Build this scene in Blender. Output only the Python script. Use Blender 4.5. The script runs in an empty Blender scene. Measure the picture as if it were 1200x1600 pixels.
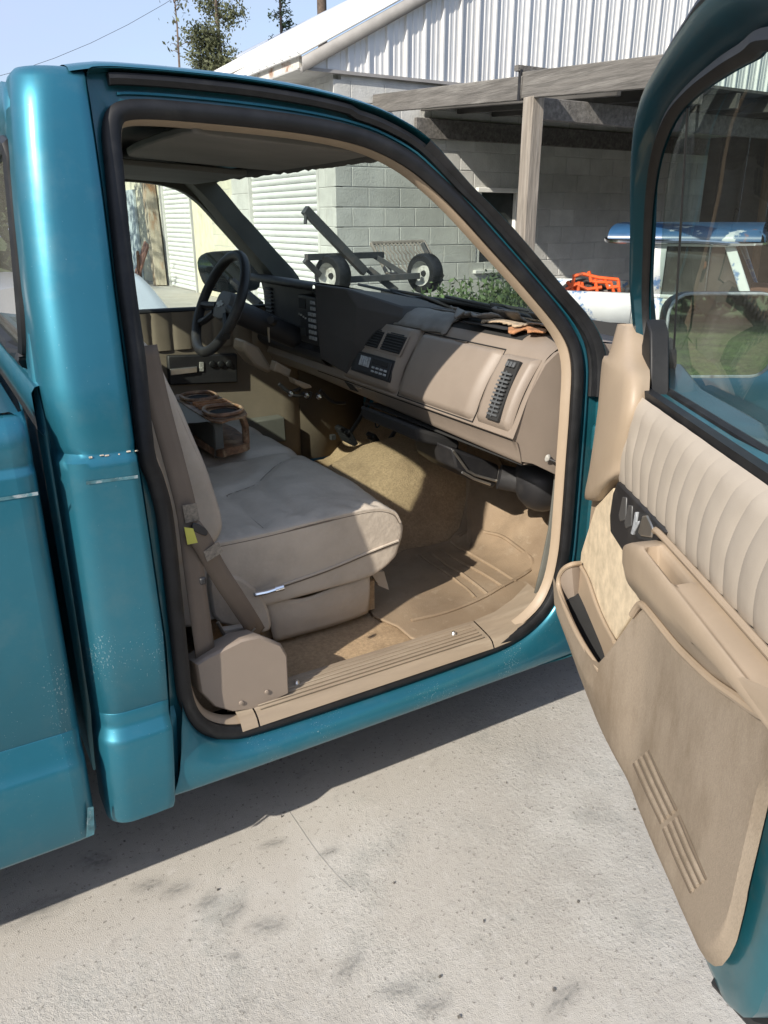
import bpy, bmesh, math, random
from mathutils import Vector, Matrix, noise
random.seed(7)
SC = bpy.context.scene
COL = SC.collection
R = math.radians
V = Vector
# ------------------------------------------------------------------ camera
TH, PH, FPX = R(20.8), R(59.5), 1200.0
CAM = V((0, -1.38, 1.47))
HD = V((math.cos(PH), math.sin(PH), 0)); RT = V((math.sin(PH), -math.cos(PH), 0)); ZU = V((0, 0, 1))
FW = HD*math.cos(TH) - ZU*math.sin(TH); UP = HD*math.sin(TH) + ZU*math.cos(TH)
cd = bpy.data.cameras.new('camera'); cam = bpy.data.objects.new('camera', cd); COL.objects.link(cam)
cd.sensor_fit = 'VERTICAL'; cd.sensor_height = 36; cd.sensor_width = 27; cd.lens = 36*FPX/1600
cd.clip_start = .02; cd.clip_end = 3000
cam.matrix_world = Matrix((( RT.x, UP.x, -FW.x, CAM.x), (RT.y, UP.y, -FW.y, CAM.y), (RT.z, UP.z, -FW.z, CAM.z), (0, 0, 0, 1)))
SC.camera = cam
SC.render.resolution_x, SC.render.resolution_y = 768, 1024
# ------------------------------------------------------------------ sky and sun
SUND = V((-1.43, -.60, 1.07)).normalized()      # towards the sun
w = bpy.data.worlds.new('World'); SC.world = w; w.use_nodes = True
nt = w.node_tree; nt.nodes.clear()
o = nt.nodes.new('ShaderNodeOutputWorld'); bg = nt.nodes.new('ShaderNodeBackground')
sky = nt.nodes.new('ShaderNodeTexSky'); sky.sky_type = 'NISHITA'; sky.sun_disc = False
sky.sun_elevation = math.asin(SUND.z); sky.sun_rotation = math.atan2(SUND.x, SUND.y)
sky.air_density = 1.2; sky.dust_density = 2.2; sky.ozone_density = 1.5
tc = nt.nodes.new('ShaderNodeTexCoord'); mp = nt.nodes.new('ShaderNodeMapping'); mp.inputs['Scale'].default_value = (1.6, 1.6, 5)
n1 = nt.nodes.new('ShaderNodeTexNoise'); n1.inputs['Scale'].default_value = 1.7; n1.inputs['Detail'].default_value = 8; n1.inputs['Roughness'].default_value = .55
cr1 = nt.nodes.new('ShaderNodeValToRGB'); cr1.color_ramp.elements[0].position = .38; cr1.color_ramp.elements[0].color = (.45, .45, .45, 1); cr1.color_ramp.elements[1].position = .66; cr1.color_ramp.elements[1].color = (.9, .9, .9, 1)
mx = nt.nodes.new('ShaderNodeMix'); mx.data_type = 'RGBA'
nt.links.new(tc.outputs['Generated'], mp.inputs[0]); nt.links.new(mp.outputs[0], n1.inputs['Vector']); nt.links.new(n1.outputs['Fac'], cr1.inputs[0])
nt.links.new(cr1.outputs[0], mx.inputs['Factor']); nt.links.new(sky.outputs[0], mx.inputs['A']); mx.inputs['B'].default_value = (2.9, 3.45, 4.9, 1)
nt.links.new(mx.outputs['Result'], bg.inputs[0]); bg.inputs[1].default_value = .15
nt.links.new(bg.outputs[0], o.inputs[0])
sd = bpy.data.lights.new('sun', 'SUN'); sun = bpy.data.objects.new('sun', sd); COL.objects.link(sun)
sd.energy = 4.6; sd.angle = R(.55); sd.color = (1.0, .93, .82)
sun.rotation_euler = SUND.to_track_quat('Z', 'Y').to_euler()
SC.view_settings.view_transform = 'Standard'; SC.view_settings.look = 'None'
SC.view_settings.exposure = .5; SC.view_settings.gamma = 1
SC.cycles.max_bounces = 10; SC.cycles.diffuse_bounces = 5; SC.cycles.transparent_max_bounces = 16
SC.cycles.caustics_reflective = False; SC.cycles.caustics_refractive = False
SC.cycles.sample_clamp_indirect = 6

# ------------------------------------------------------------------ helpers
def ray(px, py): return FW*FPX + RT*(px-600) + UP*(800-py)
def P(px, py, x=None, y=None, z=None, n=None, d=None):
    """point of the place that lies on a known plane, read off the photograph"""
    v = ray(px, py)
    if x is not None: t = (x-CAM.x)/v.x
    elif y is not None: t = (y-CAM.y)/v.y
    elif z is not None: t = (z-CAM.z)/v.z
    else: t = (d - n.dot(CAM))/n.dot(v)
    return CAM + v*t
LEAN = .242
def SP(px, py, off=0):                       # point on the passenger side of the cab (tumblehome above the belt)
    p = P(px, py, y=off)
    if p.z > 1.08: p = P(px, py, n=V((0, 1, -LEAN)), d=-LEAN*1.08+off)
    return p
def CR(pts, n=4, closed=False):
    pts = [V(p) for p in pts]; L = len(pts); out = []
    for i in range(L if closed else L-1):
        p1, p2 = pts[i], pts[(i+1) % L]
        p0 = pts[(i-1) % L] if closed else (pts[i-1] if i else p1*2-p2)
        p3 = pts[(i+2) % L] if closed else (pts[i+2] if i+2 < L else p2*2-p1)
        for k in range(n):
            t = k/n
            out.append(.5*((2*p1) + (p2-p0)*t + (2*p0-5*p1+4*p2-p3)*t*t + (3*p1-p0-3*p2+p3)*t**3))
    if not closed: out.append(pts[-1].copy())
    return out
def lerp(a, b, t): return a+(b-a)*t
def interp(tab, z):
    tab = sorted(tab)
    if z <= tab[0][0]: return tab[0][1]
    for (a, u), (b, v) in zip(tab, tab[1:]):
        if z <= b: return u+(v-u)*(z-a)/(b-a)
    return tab[-1][1]

def link(o, parent):
    COL.objects.link(o)
    if parent is not None:
        o.parent = parent
        if parent.type == 'EMPTY': o.matrix_parent_inverse = Matrix.Translation(-V(parent.location))
    return o
def ob(name, verts, faces, mat, parent=None, sharp=38, solid=0, soff=0, sub=0, bev=0, kind=None):
    me = bpy.data.meshes.new(name)
    me.from_pydata([tuple(v) for v in verts], [], [tuple(f) for f in faces])
    if mat: me.materials.append(mat)
    me.validate()
    b = bmesh.new(); b.from_mesh(me); bmesh.ops.remove_doubles(b, verts=b.verts, dist=1e-5); bmesh.ops.recalc_face_normals(b, faces=b.faces); b.to_mesh(me); b.free()
    for p in me.polygons: p.use_smooth = True
    me.set_sharp_from_angle(angle=R(sharp))
    o = link(bpy.data.objects.new(name, me), parent)
    if bev:
        m = o.modifiers.new('b', 'BEVEL'); m.width = bev; m.segments = 2; m.limit_method = 'ANGLE'; m.angle_limit = R(35)
    if solid:
        m = o.modifiers.new('s', 'SOLIDIFY'); m.thickness = solid; m.offset = soff
    if sub:
        m = o.modifiers.new('u', 'SUBSURF'); m.levels = sub; m.render_levels = sub
    if kind: o['kind'] = kind
    return o
def thing(name, label, cat, loc=(0, 0, 0), group=None):
    o = bpy.data.objects.new(name, None); COL.objects.link(o); o.location = loc; o.empty_display_size = .1
    o['label'] = label; o['category'] = cat
    if group: o['group'] = group
    return o
def tag(o, label, cat, group=None):
    o['label'] = label; o['category'] = cat
    if group: o['group'] = group
    return o
def loft(rings, cu=False, cv=False):
    """rings: lists of points; cu closes each ring, cv joins last ring to first"""
    n = len(rings[0]); vs = [p for r in rings for p in r]; fs = []
    for i in range(len(rings) if cv else len(rings)-1):
        j = (i+1) % len(rings)
        for k in range(n if cu else n-1):
            l = (k+1) % n
            fs.append((i*n+k, i*n+l, j*n+l, j*n+k))
    return vs, fs
def patch(rows, nu=4, nv=4):
    rows = [CR(r, nu) for r in rows]
    cols = [CR([r[i] for r in rows], nv) for i in range(len(rows[0]))]
    return loft(cols)
def tubem(path, r, n=8, closed=False, prof=None, up=None, caps=True, scale=None):
    path = [V(p) for p in path]; L = len(path); rings = []
    prof = prof or [(math.cos(2*math.pi*k/n)*r, math.sin(2*math.pi*k/n)*r) for k in range(n)]
    N = None
    for i, p in enumerate(path):
        a = path[(i-1) % L] if (closed or i) else p; b = path[(i+1) % L] if (closed or i < L-1) else p
        T = (b-a).normalized() if (b-a).length > 1e-9 else V((0, 0, 1))
        if up is not None: N = (V(up) - T*T.dot(V(up))).normalized()
        elif N is None:
            q = V((0, 0, 1)) if abs(T.z) < .9 else V((1, 0, 0)); N = (q - T*T.dot(q)).normalized()
        else: N = (N - T*T.dot(N)).normalized()
        Bn = T.cross(N); s = scale(i/(L-1)) if scale else 1
        rings.append([p + N*(u*s) + Bn*(v*s) for u, v in prof])
    vs, fs = loft(rings, True, closed)
    if not closed and caps:
        m = len(prof); fs.append(tuple(range(m))); fs.append(tuple(len(vs)-m+k for k in range(m)))
    return vs, fs
def boxm(c, s, M=None):
    c = V(c); s = V(s)*.5; vs = []
    for i in (-1, 1):
        for j in (-1, 1):
            for k in (-1, 1):
                q = V((i*s.x, j*s.y, k*s.z)); vs.append((M @ q if M else q) + c)
    return vs, [(0, 1, 3, 2), (4, 6, 7, 5), (0, 4, 5, 1), (2, 3, 7, 6), (0, 2, 6, 4), (1, 5, 7, 3)]
def box(name, c, s, mat, parent, M=None, bev=.004): return ob(name, *boxm(c, s, M), mat, parent, sharp=30, bev=bev)
def join(*ms):
    vs, fs = [], []
    for v, f in ms:
        o = len(vs); vs += list(v); fs += [tuple(i+o for i in q) for q in f]
    return vs, fs
def prismm(poly, ext):
    """poly: planar list of points, ext: vector; closed prism"""
    n = len(poly); e = V(ext); vs = [V(p) for p in poly]+[V(p)+e for p in poly]
    return vs, [tuple(range(n)), tuple(range(2*n-1, n-1, -1))]+[(i, (i+1) % n, n+(i+1) % n, n+i) for i in range(n)]
def lathem(c, axis, prof, n=24):
    """prof: (radius, along)"""
    c = V(c); A = V(axis).normalized(); q = V((0, 0, 1)) if abs(A.z) < .9 else V((1, 0, 0))
    U = (q-A*A.dot(q)).normalized(); W = A.cross(U)
    rings = [[c + A*h + (U*math.cos(2*math.pi*k/n)+W*math.sin(2*math.pi*k/n))*max(r, 1e-4) for k in range(n)] for r, h in prof]
    return loft(rings, True)
def rrect(w, h, r, n=4):
    out = []
    for cx, cy, a0 in ((w/2-r, h/2-r, 0), (-w/2+r, h/2-r, 90), (-w/2+r, -h/2+r, 180), (w/2-r, -h/2+r, 270)):
        for k in range(n+1):
            a = R(a0+90*k/n); out.append((cx+r*math.cos(a), cy+r*math.sin(a)))
    return out

# ------------------------------------------------------------------ materials
def mat(name, col, rough=.6, metal=0, var=.12, vscale=6, bump=0, bscale=200, coat=0, spots=None, spec=.5, dirt=None, rand=0, stretch=None, bdist=.01):
    m = bpy.data.materials.new(name); m.use_nodes = True; t = m.node_tree; N = t.nodes; L = t.links
    b = N['Principled BSDF']; b.inputs['Roughness'].default_value = rough; b.inputs['Metallic'].default_value = metal
    b.inputs['Specular IOR Level'].default_value = spec
    if coat: b.inputs['Coat Weight'].default_value = coat; b.inputs['Coat Roughness'].default_value = .06
    tc = N.new('ShaderNodeTexCoord'); src = tc.outputs['Object']
    if stretch:
        mp = N.new('ShaderNodeMapping'); mp.inputs['Scale'].default_value = stretch; L.new(src, mp.inputs[0]); src = mp.outputs[0]
    n = N.new('ShaderNodeTexNoise'); n.inputs['Scale'].default_value = vscale; n.inputs['Detail'].default_value = 6; n.inputs['Roughness'].default_value = .6
    L.new(src, n.inputs['Vector'])
    rp = N.new('ShaderNodeValToRGB'); c = V(col)
    lo = [max(0, x*(1-var*1.4)) for x in c]; hi = [min(1, x*(1+var)) for x in c]
    rp.color_ramp.elements[0].position = .3; rp.color_ramp.elements[1].position = .7
    rp.color_ramp.elements[0].color = (*lo, 1); rp.color_ramp.elements[1].color = (*hi, 1)
    L.new(n.outputs['Fac'], rp.inputs[0]); out = rp.outputs[0]
    def mixc(fac, a, colb):
        x = N.new('ShaderNodeMix'); x.data_type = 'RGBA'; L.new(fac, x.inputs['Factor']); L.new(a, x.inputs['A']); x.inputs['B'].default_value = (*colb, 1); return x.outputs['Result']
    for (dc, ds, lo_, hi_, amt) in (dirt or []):
        n2 = N.new('ShaderNodeTexNoise'); n2.inputs['Scale'].default_value = ds; n2.inputs['Detail'].default_value = 7; n2.inputs['Roughness'].default_value = .68
        L.new(src, n2.inputs['Vector'])
        r2 = N.new('ShaderNodeMapRange'); r2.inputs['From Min'].default_value = lo_; r2.inputs['From Max'].default_value = hi_; r2.inputs['To Max'].default_value = amt
        L.new(n2.outputs['Fac'], r2.inputs['Value']); out = mixc(r2.outputs[0], out, dc)
    if rand:
        oi = N.new('ShaderNodeObjectInfo'); mr = N.new('ShaderNodeMapRange'); mr.inputs['To Min'].default_value = 1-rand; mr.inputs['To Max'].default_value = 1+rand
        L.new(oi.outputs['Random'], mr.inputs['Value']); hs = N.new('ShaderNodeHueSaturation'); L.new(mr.outputs[0], hs.inputs['Value']); L.new(out, hs.inputs['Color']); out = hs.outputs[0]
    L.new(out, b.inputs['Base Color'])
    if bump:
        nb = N.new('ShaderNodeTexNoise'); nb.inputs['Scale'].default_value = bscale; nb.inputs['Detail'].default_value = 4
        L.new(src, nb.inputs['Vector']); bu = N.new('ShaderNodeBump'); bu.inputs['Strength'].default_value = bump; bu.inputs['Distance'].default_value = bdist
        L.new(nb.outputs['Fac'], bu.inputs['Height']); L.new(bu.outputs[0], b.inputs['Normal'])
    return m
def glass(name, tint=(.8, .9, .86), ior=1.5, rough=0, dust=0):
    m = bpy.data.materials.new(name); m.use_nodes = True; t = m.node_tree; t.nodes.clear(); N = t.nodes; L = t.links
    o = N.new('ShaderNodeOutputMaterial'); tr = N.new('ShaderNodeBsdfTransparent'); tr.inputs[0].default_value = (*tint, 1)
    g = N.new('ShaderNodeBsdfGlossy'); g.inputs['Roughness'].default_value = rough; ge = N.new('ShaderNodeNewGeometry'); dt = N.new('ShaderNodeVectorMath'); dt.operation = 'DOT_PRODUCT'; L.new(ge.outputs['Incoming'], dt.inputs[0]); L.new(ge.outputs['Normal'], dt.inputs[1])
    ab = N.new('ShaderNodeMath'); ab.operation = 'ABSOLUTE'; L.new(dt.outputs['Value'], ab.inputs[0]); sb = N.new('ShaderNodeMath'); sb.operation = 'SUBTRACT'; sb.inputs[0].default_value = 1; L.new(ab.outputs[0], sb.inputs[1])
    pw = N.new('ShaderNodeMath'); pw.operation = 'POWER'; L.new(sb.outputs[0], pw.inputs[0]); pw.inputs[1].default_value = 5
    fr = N.new('ShaderNodeMath'); fr.operation = 'MULTIPLY_ADD'; L.new(pw.outputs[0], fr.inputs[0]); fr.inputs[1].default_value = .93; fr.inputs[2].default_value = .05
    x = N.new('ShaderNodeMixShader'); L.new(fr.outputs[0], x.inputs[0]); L.new(tr.outputs[0], x.inputs[1]); L.new(g.outputs[0], x.inputs[2]); out = x.outputs[0]
    if dust:
        d = N.new('ShaderNodeBsdfDiffuse'); d.inputs[0].default_value = (.62, .6, .54, 1); tc = N.new('ShaderNodeTexCoord'); n = N.new('ShaderNodeTexNoise'); n.inputs['Scale'].default_value = 3; n.inputs['Detail'].default_value = 8
        L.new(tc.outputs['Object'], n.inputs['Vector']); mr = N.new('ShaderNodeMapRange'); mr.inputs['From Min'].default_value = .3; mr.inputs['From Max'].default_value = .8; mr.inputs['To Min'].default_value = dust*.3; mr.inputs['To Max'].default_value = dust
        L.new(n.outputs['Fac'], mr.inputs['Value']); x2 = N.new('ShaderNodeMixShader'); L.new(mr.outputs[0], x2.inputs[0]); L.new(out, x2.inputs[1]); L.new(d.outputs[0], x2.inputs[2]); out = x2.outputs[0]
    L.new(out, o.inputs[0]); return m

def paint_mat(name, col, scratch=True):
    m = mat(name, col, rough=.43, metal=.62, var=.06, vscale=3, coat=.4, dirt=[((.15, .23, .24), 3.2, .5, .85, .3), ((.2, .27, .27), 11, .52, .8, .2)])
    t = m.node_tree; N = t.nodes; L = t.links; b = N['Principled BSDF']
    b.inputs['Coat Roughness'].default_value = .16
    if scratch:   # pale chips and scuffs gathered in patches on the lower body
        tc = N.new('ShaderNodeTexCoord'); mp = N.new('ShaderNodeMapping'); mp.inputs['Scale'].default_value = (1, 1, .55); L.new(tc.outputs['Object'], mp.inputs[0])
        n = N.new('ShaderNodeTexNoise'); n.inputs['Scale'].default_value = 330; n.inputs['Detail'].default_value = 3; L.new(mp.outputs[0], n.inputs['Vector'])
        n2 = N.new('ShaderNodeTexNoise'); n2.inputs['Scale'].default_value = 7; n2.inputs['Detail'].default_value = 3; L.new(mp.outputs[0], n2.inputs['Vector'])
        sx = N.new('ShaderNodeSeparateXYZ'); L.new(tc.outputs['Object'], sx.inputs[0])
        zr = N.new('ShaderNodeMapRange'); zr.inputs['From Min'].default_value = 1.02; zr.inputs['From Max'].default_value = .72; L.new(sx.outputs['Z'], zr.inputs['Value'])
        a = N.new('ShaderNodeMath'); a.operation = 'MULTIPLY'; L.new(n2.outputs['Fac'], a.inputs[0]); L.new(zr.outputs[0], a.inputs[1])
        mr = N.new('ShaderNodeMapRange'); mr.inputs['From Min'].default_value = .47; mr.inputs['From Max'].default_value = .72; mr.inputs['To Max'].default_value = .17; L.new(a.outputs[0], mr.inputs['Value'])
        s = N.new('ShaderNodeMath'); s.operation = 'ADD'; L.new(n.outputs['Fac'], s.inputs[0]); L.new(mr.outputs[0], s.inputs[1])
        g = N.new('ShaderNodeMapRange'); g.inputs['From Min'].default_value = .735; g.inputs['From Max'].default_value = .76; g.inputs['To Max'].default_value = .36; L.new(s.outputs[0], g.inputs['Value'])
        old = b.inputs['Base Color'].links[0].from_socket
        x = N.new('ShaderNodeMix'); x.data_type = 'RGBA'; L.new(g.outputs[0], x.inputs['Factor']); L.new(old, x.inputs['A']); x.inputs['B'].default_value = (.45, .58, .6, 1); L.new(x.outputs['Result'], b.inputs['Base Color'])
    return m
M = {}
M['paint'] = paint_mat('teal_metallic_paint', (.022, .165, .235))
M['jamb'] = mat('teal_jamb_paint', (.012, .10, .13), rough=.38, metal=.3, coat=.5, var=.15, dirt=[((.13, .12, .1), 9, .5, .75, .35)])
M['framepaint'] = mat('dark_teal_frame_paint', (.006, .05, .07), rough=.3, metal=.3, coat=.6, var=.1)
M['rubber'] = mat('black_rubber', (.012, .0125, .014), rough=.5, var=.3, vscale=20, spec=.35, dirt=[((.04, .039, .037), 14, .52, .8, .5)])
M['black'] = mat('black_plastic', (.018, .018, .02), rough=.5, var=.2, dirt=[((.07, .065, .06), 11, .5, .8, .5)])
M['dashblack'] = mat('dark_dash_plastic', (.028, .028, .031), rough=.55, var=.15, bump=.25, bscale=900, bdist=.001)
M['beige'] = mat('beige_plastic', (.345, .27, .195), rough=.5, var=.06, bump=.2, bscale=700, bdist=.001, dirt=[((.22, .16, .11), 5, .5, .85, .45)])
M['beige_d'] = mat('taupe_dash_plastic', (.245, .2, .163), rough=.5, var=.06, bump=.25, bscale=800, bdist=.001, dirt=[((.17, .13, .1), 4, .5, .85, .4)])
M['pad'] = mat('faded_dash_pad', (.17, .155, .14), rough=.75, var=.2, vscale=9, bump=.35, bscale=420, bdist=.002)
M['foam'] = mat('torn_tan_foam', (.42, .32, .22), rough=.95, var=.25, vscale=30, bump=.6, bscale=120)
M['rawfoam'] = mat('orange_foam', (.40, .19, .09), rough=.95, var=.3, vscale=40, bump=.6, bscale=150)
M['leather'] = mat('taupe_leather', (.49, .425, .35), rough=.46, var=.1, vscale=5, bump=.55, bscale=38, bdist=.005, dirt=[((.27, .225, .18), 6, .5, .8, .5)])
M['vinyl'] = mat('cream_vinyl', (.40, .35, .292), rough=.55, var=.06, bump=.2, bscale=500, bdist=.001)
M['carpet'] = mat('tan_carpet', (.5, .36, .225), rough=1, var=.16, vscale=120, bump=1, bscale=550, bdist=.006, spec=.1, dirt=[((.17, .115, .07), 3.5, .5, .75, .6)])
M['doorcarpet'] = mat('beige_door_carpet', (.285, .235, .182), rough=1, var=.09, vscale=320, bump=.6, bscale=900, bdist=.002, spec=.1, stretch=(1.3, 1.3, .5), dirt=[((.13, .095, .062), 3.4, .47, .68, .62), ((.36, .3, .235), 9, .55, .8, .45)])
M['suede'] = mat('pale_woven_cloth', (.6, .5, .36), rough=1, var=.16, vscale=30, bump=.4, bscale=400, bdist=.002, spec=.15)
M['mat'] = mat('brown_rubber_mat', (.27, .198, .128), rough=.75, var=.15, vscale=12, bump=.4, bscale=300, bdist=.003, dirt=[((.33, .26, .185), 5, .48, .75, .6), ((.11, .075, .047), 3, .5, .7, .65), ((.36, .29, .21), 22, .58, .7, .5)])
M['belt'] = mat('taupe_webbing', (.185, .145, .11), rough=.85, var=.1, bump=.5, bscale=800, bdist=.001)
M['metal'] = mat('bare_metal', (.62, .6, .56), rough=.3, metal=.9, var=.2)
M['chrome'] = mat('chrome', (.8, .8, .8), rough=.12, metal=1, var=.05)
M['headliner'] = mat('grey_headliner', (.085, .083, .077), rough=.95, var=.12)
M['dtrim'] = mat('dark_green_grey_trim', (.115, .115, .1), rough=.8, var=.12)
M['concrete'] = None
M['glass'] = glass('door_glass', (.62, .74, .69), dust=.05)
M['wglass'] = glass('windshield_glass', (.82, .92, .86), dust=.14)
M['mirror'] = mat('mirror_silver', (.85, .87, .87), rough=.02, metal=1, var=0)
M['label'] = mat('faded_print', (.4, .39, .36), rough=.8, var=.4, vscale=120)
M['yellow'] = mat('yellow_label', (.62, .6, .12), rough=.7)
M['white'] = mat('white_paint', (.78, .78, .74), rough=.45, var=.05)
M['undark'] = mat('undercoat_and_hole_dark', (.02, .02, .02), rough=.9)  # real undercoat; also paints the dark inside holes and gaps
# ================================================================== GROUND
def concrete_mat():
    m = mat('concrete', (.44, .415, .375), rough=.95, var=.1, vscale=2.2, bump=.6, bscale=420, bdist=.0025, spec=.2,
            dirt=[((.30, .29, .265), 1.1, .46, .66, .6), ((.5, .485, .45), 2.3, .5, .66, .65), ((.25, .255, .235), 4.2, .55, .7, .5), ((.52, .5, .47), 30, .55, .7, .5), ((.28, .265, .24), 12, .6, .72, .5), ((.15, .14, .125), 75, .585, .66, .8)])
    t = m.node_tree; N = t.nodes; L = t.links; b = N['Principled BSDF']
    tc = N.new('ShaderNodeTexCoord'); vo = N.new('ShaderNodeTexVoronoi'); vo.inputs['Scale'].default_value = 24; vo.inputs['Randomness'].default_value = 1
    L.new(tc.outputs['Object'], vo.inputs['Vector'])
    g = N.new('ShaderNodeMapRange'); g.inputs['From Min'].default_value = .10; g.inputs['From Max'].default_value = .035; g.inputs['To Max'].default_value = .85; L.new(vo.outputs['Distance'], g.inputs['Value'])
    n2 = N.new('ShaderNodeTexNoise'); n2.inputs['Scale'].default_value = 2.3; n2.inputs['Detail'].default_value = 3; L.new(tc.outputs['Object'], n2.inputs['Vector'])
    r2 = N.new('ShaderNodeMapRange'); r2.inputs['From Min'].default_value = .44; r2.inputs['From Max'].default_value = .62; L.new(n2.outputs['Fac'], r2.inputs['Value'])
    mu = N.new('ShaderNodeMath'); mu.operation = 'MULTIPLY'; L.new(g.outputs[0], mu.inputs[0]); L.new(r2.outputs[0], mu.inputs[1])
    old = b.inputs['Base Color'].links[0].from_socket
    x = N.new('ShaderNodeMix'); x.data_type = 'RGBA'; L.new(mu.outputs[0], x.inputs['Factor']); L.new(old, x.inputs['A']); x.inputs['B'].default_value = (.14, .13, .11, 1); L.new(x.outputs['Result'], b.inputs['Base Color'])
    nb = N.new('ShaderNodeTexNoise'); nb.inputs['Scale'].default_value = 75; nb.inputs['Detail'].default_value = 5; nb.inputs['Roughness'].default_value = .7; L.new(tc.outputs['Object'], nb.inputs['Vector'])
    nm = N.new('ShaderNodeTexNoise'); nm.inputs['Scale'].default_value = 1.1; nm.inputs['Detail'].default_value = 4; L.new(tc.outputs['Object'], nm.inputs['Vector'])
    mm = N.new('ShaderNodeMapRange'); mm.inputs['From Min'].default_value = .45; mm.inputs['From Max'].default_value = .6; L.new(nm.outputs['Fac'], mm.inputs['Value'])
    bu = N.new('ShaderNodeBump'); bu.inputs['Distance'].default_value = .0045; L.new(mm.outputs[0], bu.inputs['Strength']); L.new(nb.outputs['Fac'], bu.inputs['Height'])
    L.new(b.inputs['Normal'].links[0].from_socket, bu.inputs['Normal']); L.new(bu.outputs[0], b.inputs['Normal'])
    return m
M['concrete'] = concrete_mat()
M['grass'] = mat('rough_grass', (.075, .115, .03), rough=1, var=.5, vscale=1.2, bump=1, bscale=9, bdist=.15, dirt=[((.2, .17, .09), .5, .5, .7, .6)])
g = ob('ground', *loft([[V((x, y, -.03)) for x in (-900, -60, 60, 900)] for y in (-900, -60, 60, 900)]), M['grass']); g['kind'] = 'structure'
def slab(nx=40):
    xs = [-7+i*(19)/nx for i in range(nx+1)]; ys = [-6+j*29/50 for j in range(51)]
    return loft([[V((x, y, 0)) for x in xs] for y in ys])
g = ob('concrete_yard', *slab(), M['concrete']); g['kind'] = 'structure'
def alphamat(name, col, sc, amt):
    m = bpy.data.materials.new(name); m.use_nodes = True; t = m.node_tree; N = t.nodes; L = t.links; b = N['Principled BSDF']; b.inputs['Base Color'].default_value = (*col, 1); b.inputs['Roughness'].default_value = .95
    tc = N.new('ShaderNodeTexCoord'); ln = N.new('ShaderNodeVectorMath'); ln.operation = 'LENGTH'; L.new(tc.outputs['Object'], ln.inputs[0])
    n = N.new('ShaderNodeTexNoise'); n.inputs['Scale'].default_value = sc; n.inputs['Detail'].default_value = 6; L.new(tc.outputs['Object'], n.inputs['Vector'])
    f = N.new('ShaderNodeMapRange'); f.inputs['From Min'].default_value = 1; f.inputs['From Max'].default_value = .2; f.inputs['To Max'].default_value = 1; L.new(ln.outputs['Value'], f.inputs['Value'])
    mu = N.new('ShaderNodeMath'); mu.operation = 'MULTIPLY'; L.new(f.outputs[0], mu.inputs[0]); r = N.new('ShaderNodeMapRange'); r.inputs['From Min'].default_value = .3; r.inputs['From Max'].default_value = .7; r.inputs['To Max'].default_value = amt; L.new(n.outputs['Fac'], r.inputs['Value']); L.new(r.outputs[0], mu.inputs[1]); L.new(mu.outputs[0], b.inputs['Alpha'])
    return m
sm = alphamat('grey_smudge', (.15, .155, .15), 3.0, .45); yard = g
smv, smf = lathem((0, 0, 0), (0, 0, 1), [(0, 0), (.5, 0), (1, 0)], 20)
for k, (px, py, a, b) in enumerate(((150, 1345, .06, .045), (232, 1383, .05, .03), (275, 1390, .05, .03), (322, 1410, .045, .03), (365, 1425, .05, .03), (415, 1447, .06, .035), (425, 1318, .05, .02), (512, 1332, .04, .02), (365, 1495, .02, .02), (545, 1510, .06, .03), (620, 1548, .06, .03), (675, 1572, .05, .03), (60, 1420, .12, .05), (880, 1560, .08, .03))):
    q = P(px, py, z=.004); o = ob('smudge', smv, smf, sm, yard); o.location = q; o.scale = (a, b, 1); o.rotation_euler.z = R(-20+11*(k % 5))
cq = [P(*q, z=.0015) for q in ((425, 1215), (440, 1250), (468, 1293), (490, 1325), (510, 1350), (530, 1372), (552, 1392))]
ob('hairline_crack', *loft([[p+V((-.0016, 0, 0)), p+V((.0016, 0, 0))] for p in CR(cq, 4)]), mat('pale_crack_filler', (.46, .44, .4), rough=.9), yard)
g = ob('grit', *join(*[boxm((random.uniform(-.6, 2.2), random.uniform(-1.5, .3), random.uniform(.001, .003)), [random.uniform(.002, .006) for _ in range(3)], Matrix.Rotation(random.random()*3, 3, 'Z')) for _ in range(70)]), mat('grit_stone', (.13, .12, .105), rough=.9, var=.5, vscale=40)); g['kind'] = 'stuff'
g['label'] = 'loose dark grit scattered on the concrete'

# ================================================================== THE TEAL PICKUP
T = thing('pickup_truck', 'teal metallic pickup truck with its passenger door open and tan interior', 'truck', (.8, .95, 0))
# --- door opening outlines, paired: cut line of the body / centre of the rubber seal
PAIR = [((214,702),(227,702)),((195,560),(213,560)),((181,455),(198,455)),((168,350),(186,350)),((156,260),(178,262)),((142,164),(174,210)),((136,112),(180,182)),((160,103),(200,172)),
 ((220,106),(240,171)),((300,113),(305,176)),((400,125),(395,185)),((500,143),(480,196)),((570,162),(545,209)),((620,183),(595,226)),((672,217),(645,254)),((735,287),(690,292)),((774,326),(724,326)),
 ((810,365),(759,365)),((876,443),(828,443)),((928,505),(884,514)),((948,560),(902,566)),((946,640),(900,640)),((940,720),(894,720)),((932,810),(887,813)),((926,880),(881,870)),((920,950),(868,922)),
 ((906,1016),(843,963)),((840,1041),(793,1001)),((700,1092),(700,1037)),((560,1143),(560,1085)),((420,1196),(408,1134)),((340,1227),(360,1144)),((292,1246),(325,1138)),((270,1256),(303,1120)),
 ((271,1219),(289,1087)),((267,1132),(282,1030)),((261,1020),(275,965)),((250,940),(267,890)),((234,830),(256,800)),((222,750),(242,748))]
A0c = [SP(*a) for a, b in PAIR]; Bc = [SP(*b, off=.03) for a, b in PAIR]
SUBN = 4
A0 = CR(A0c, SUBN, True); B0 = CR(Bc, SUBN, True); NR = len(A0)
def idx(i): return (i*SUBN) % NR
ctr = V((.88, .05, 1.0))
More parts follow.
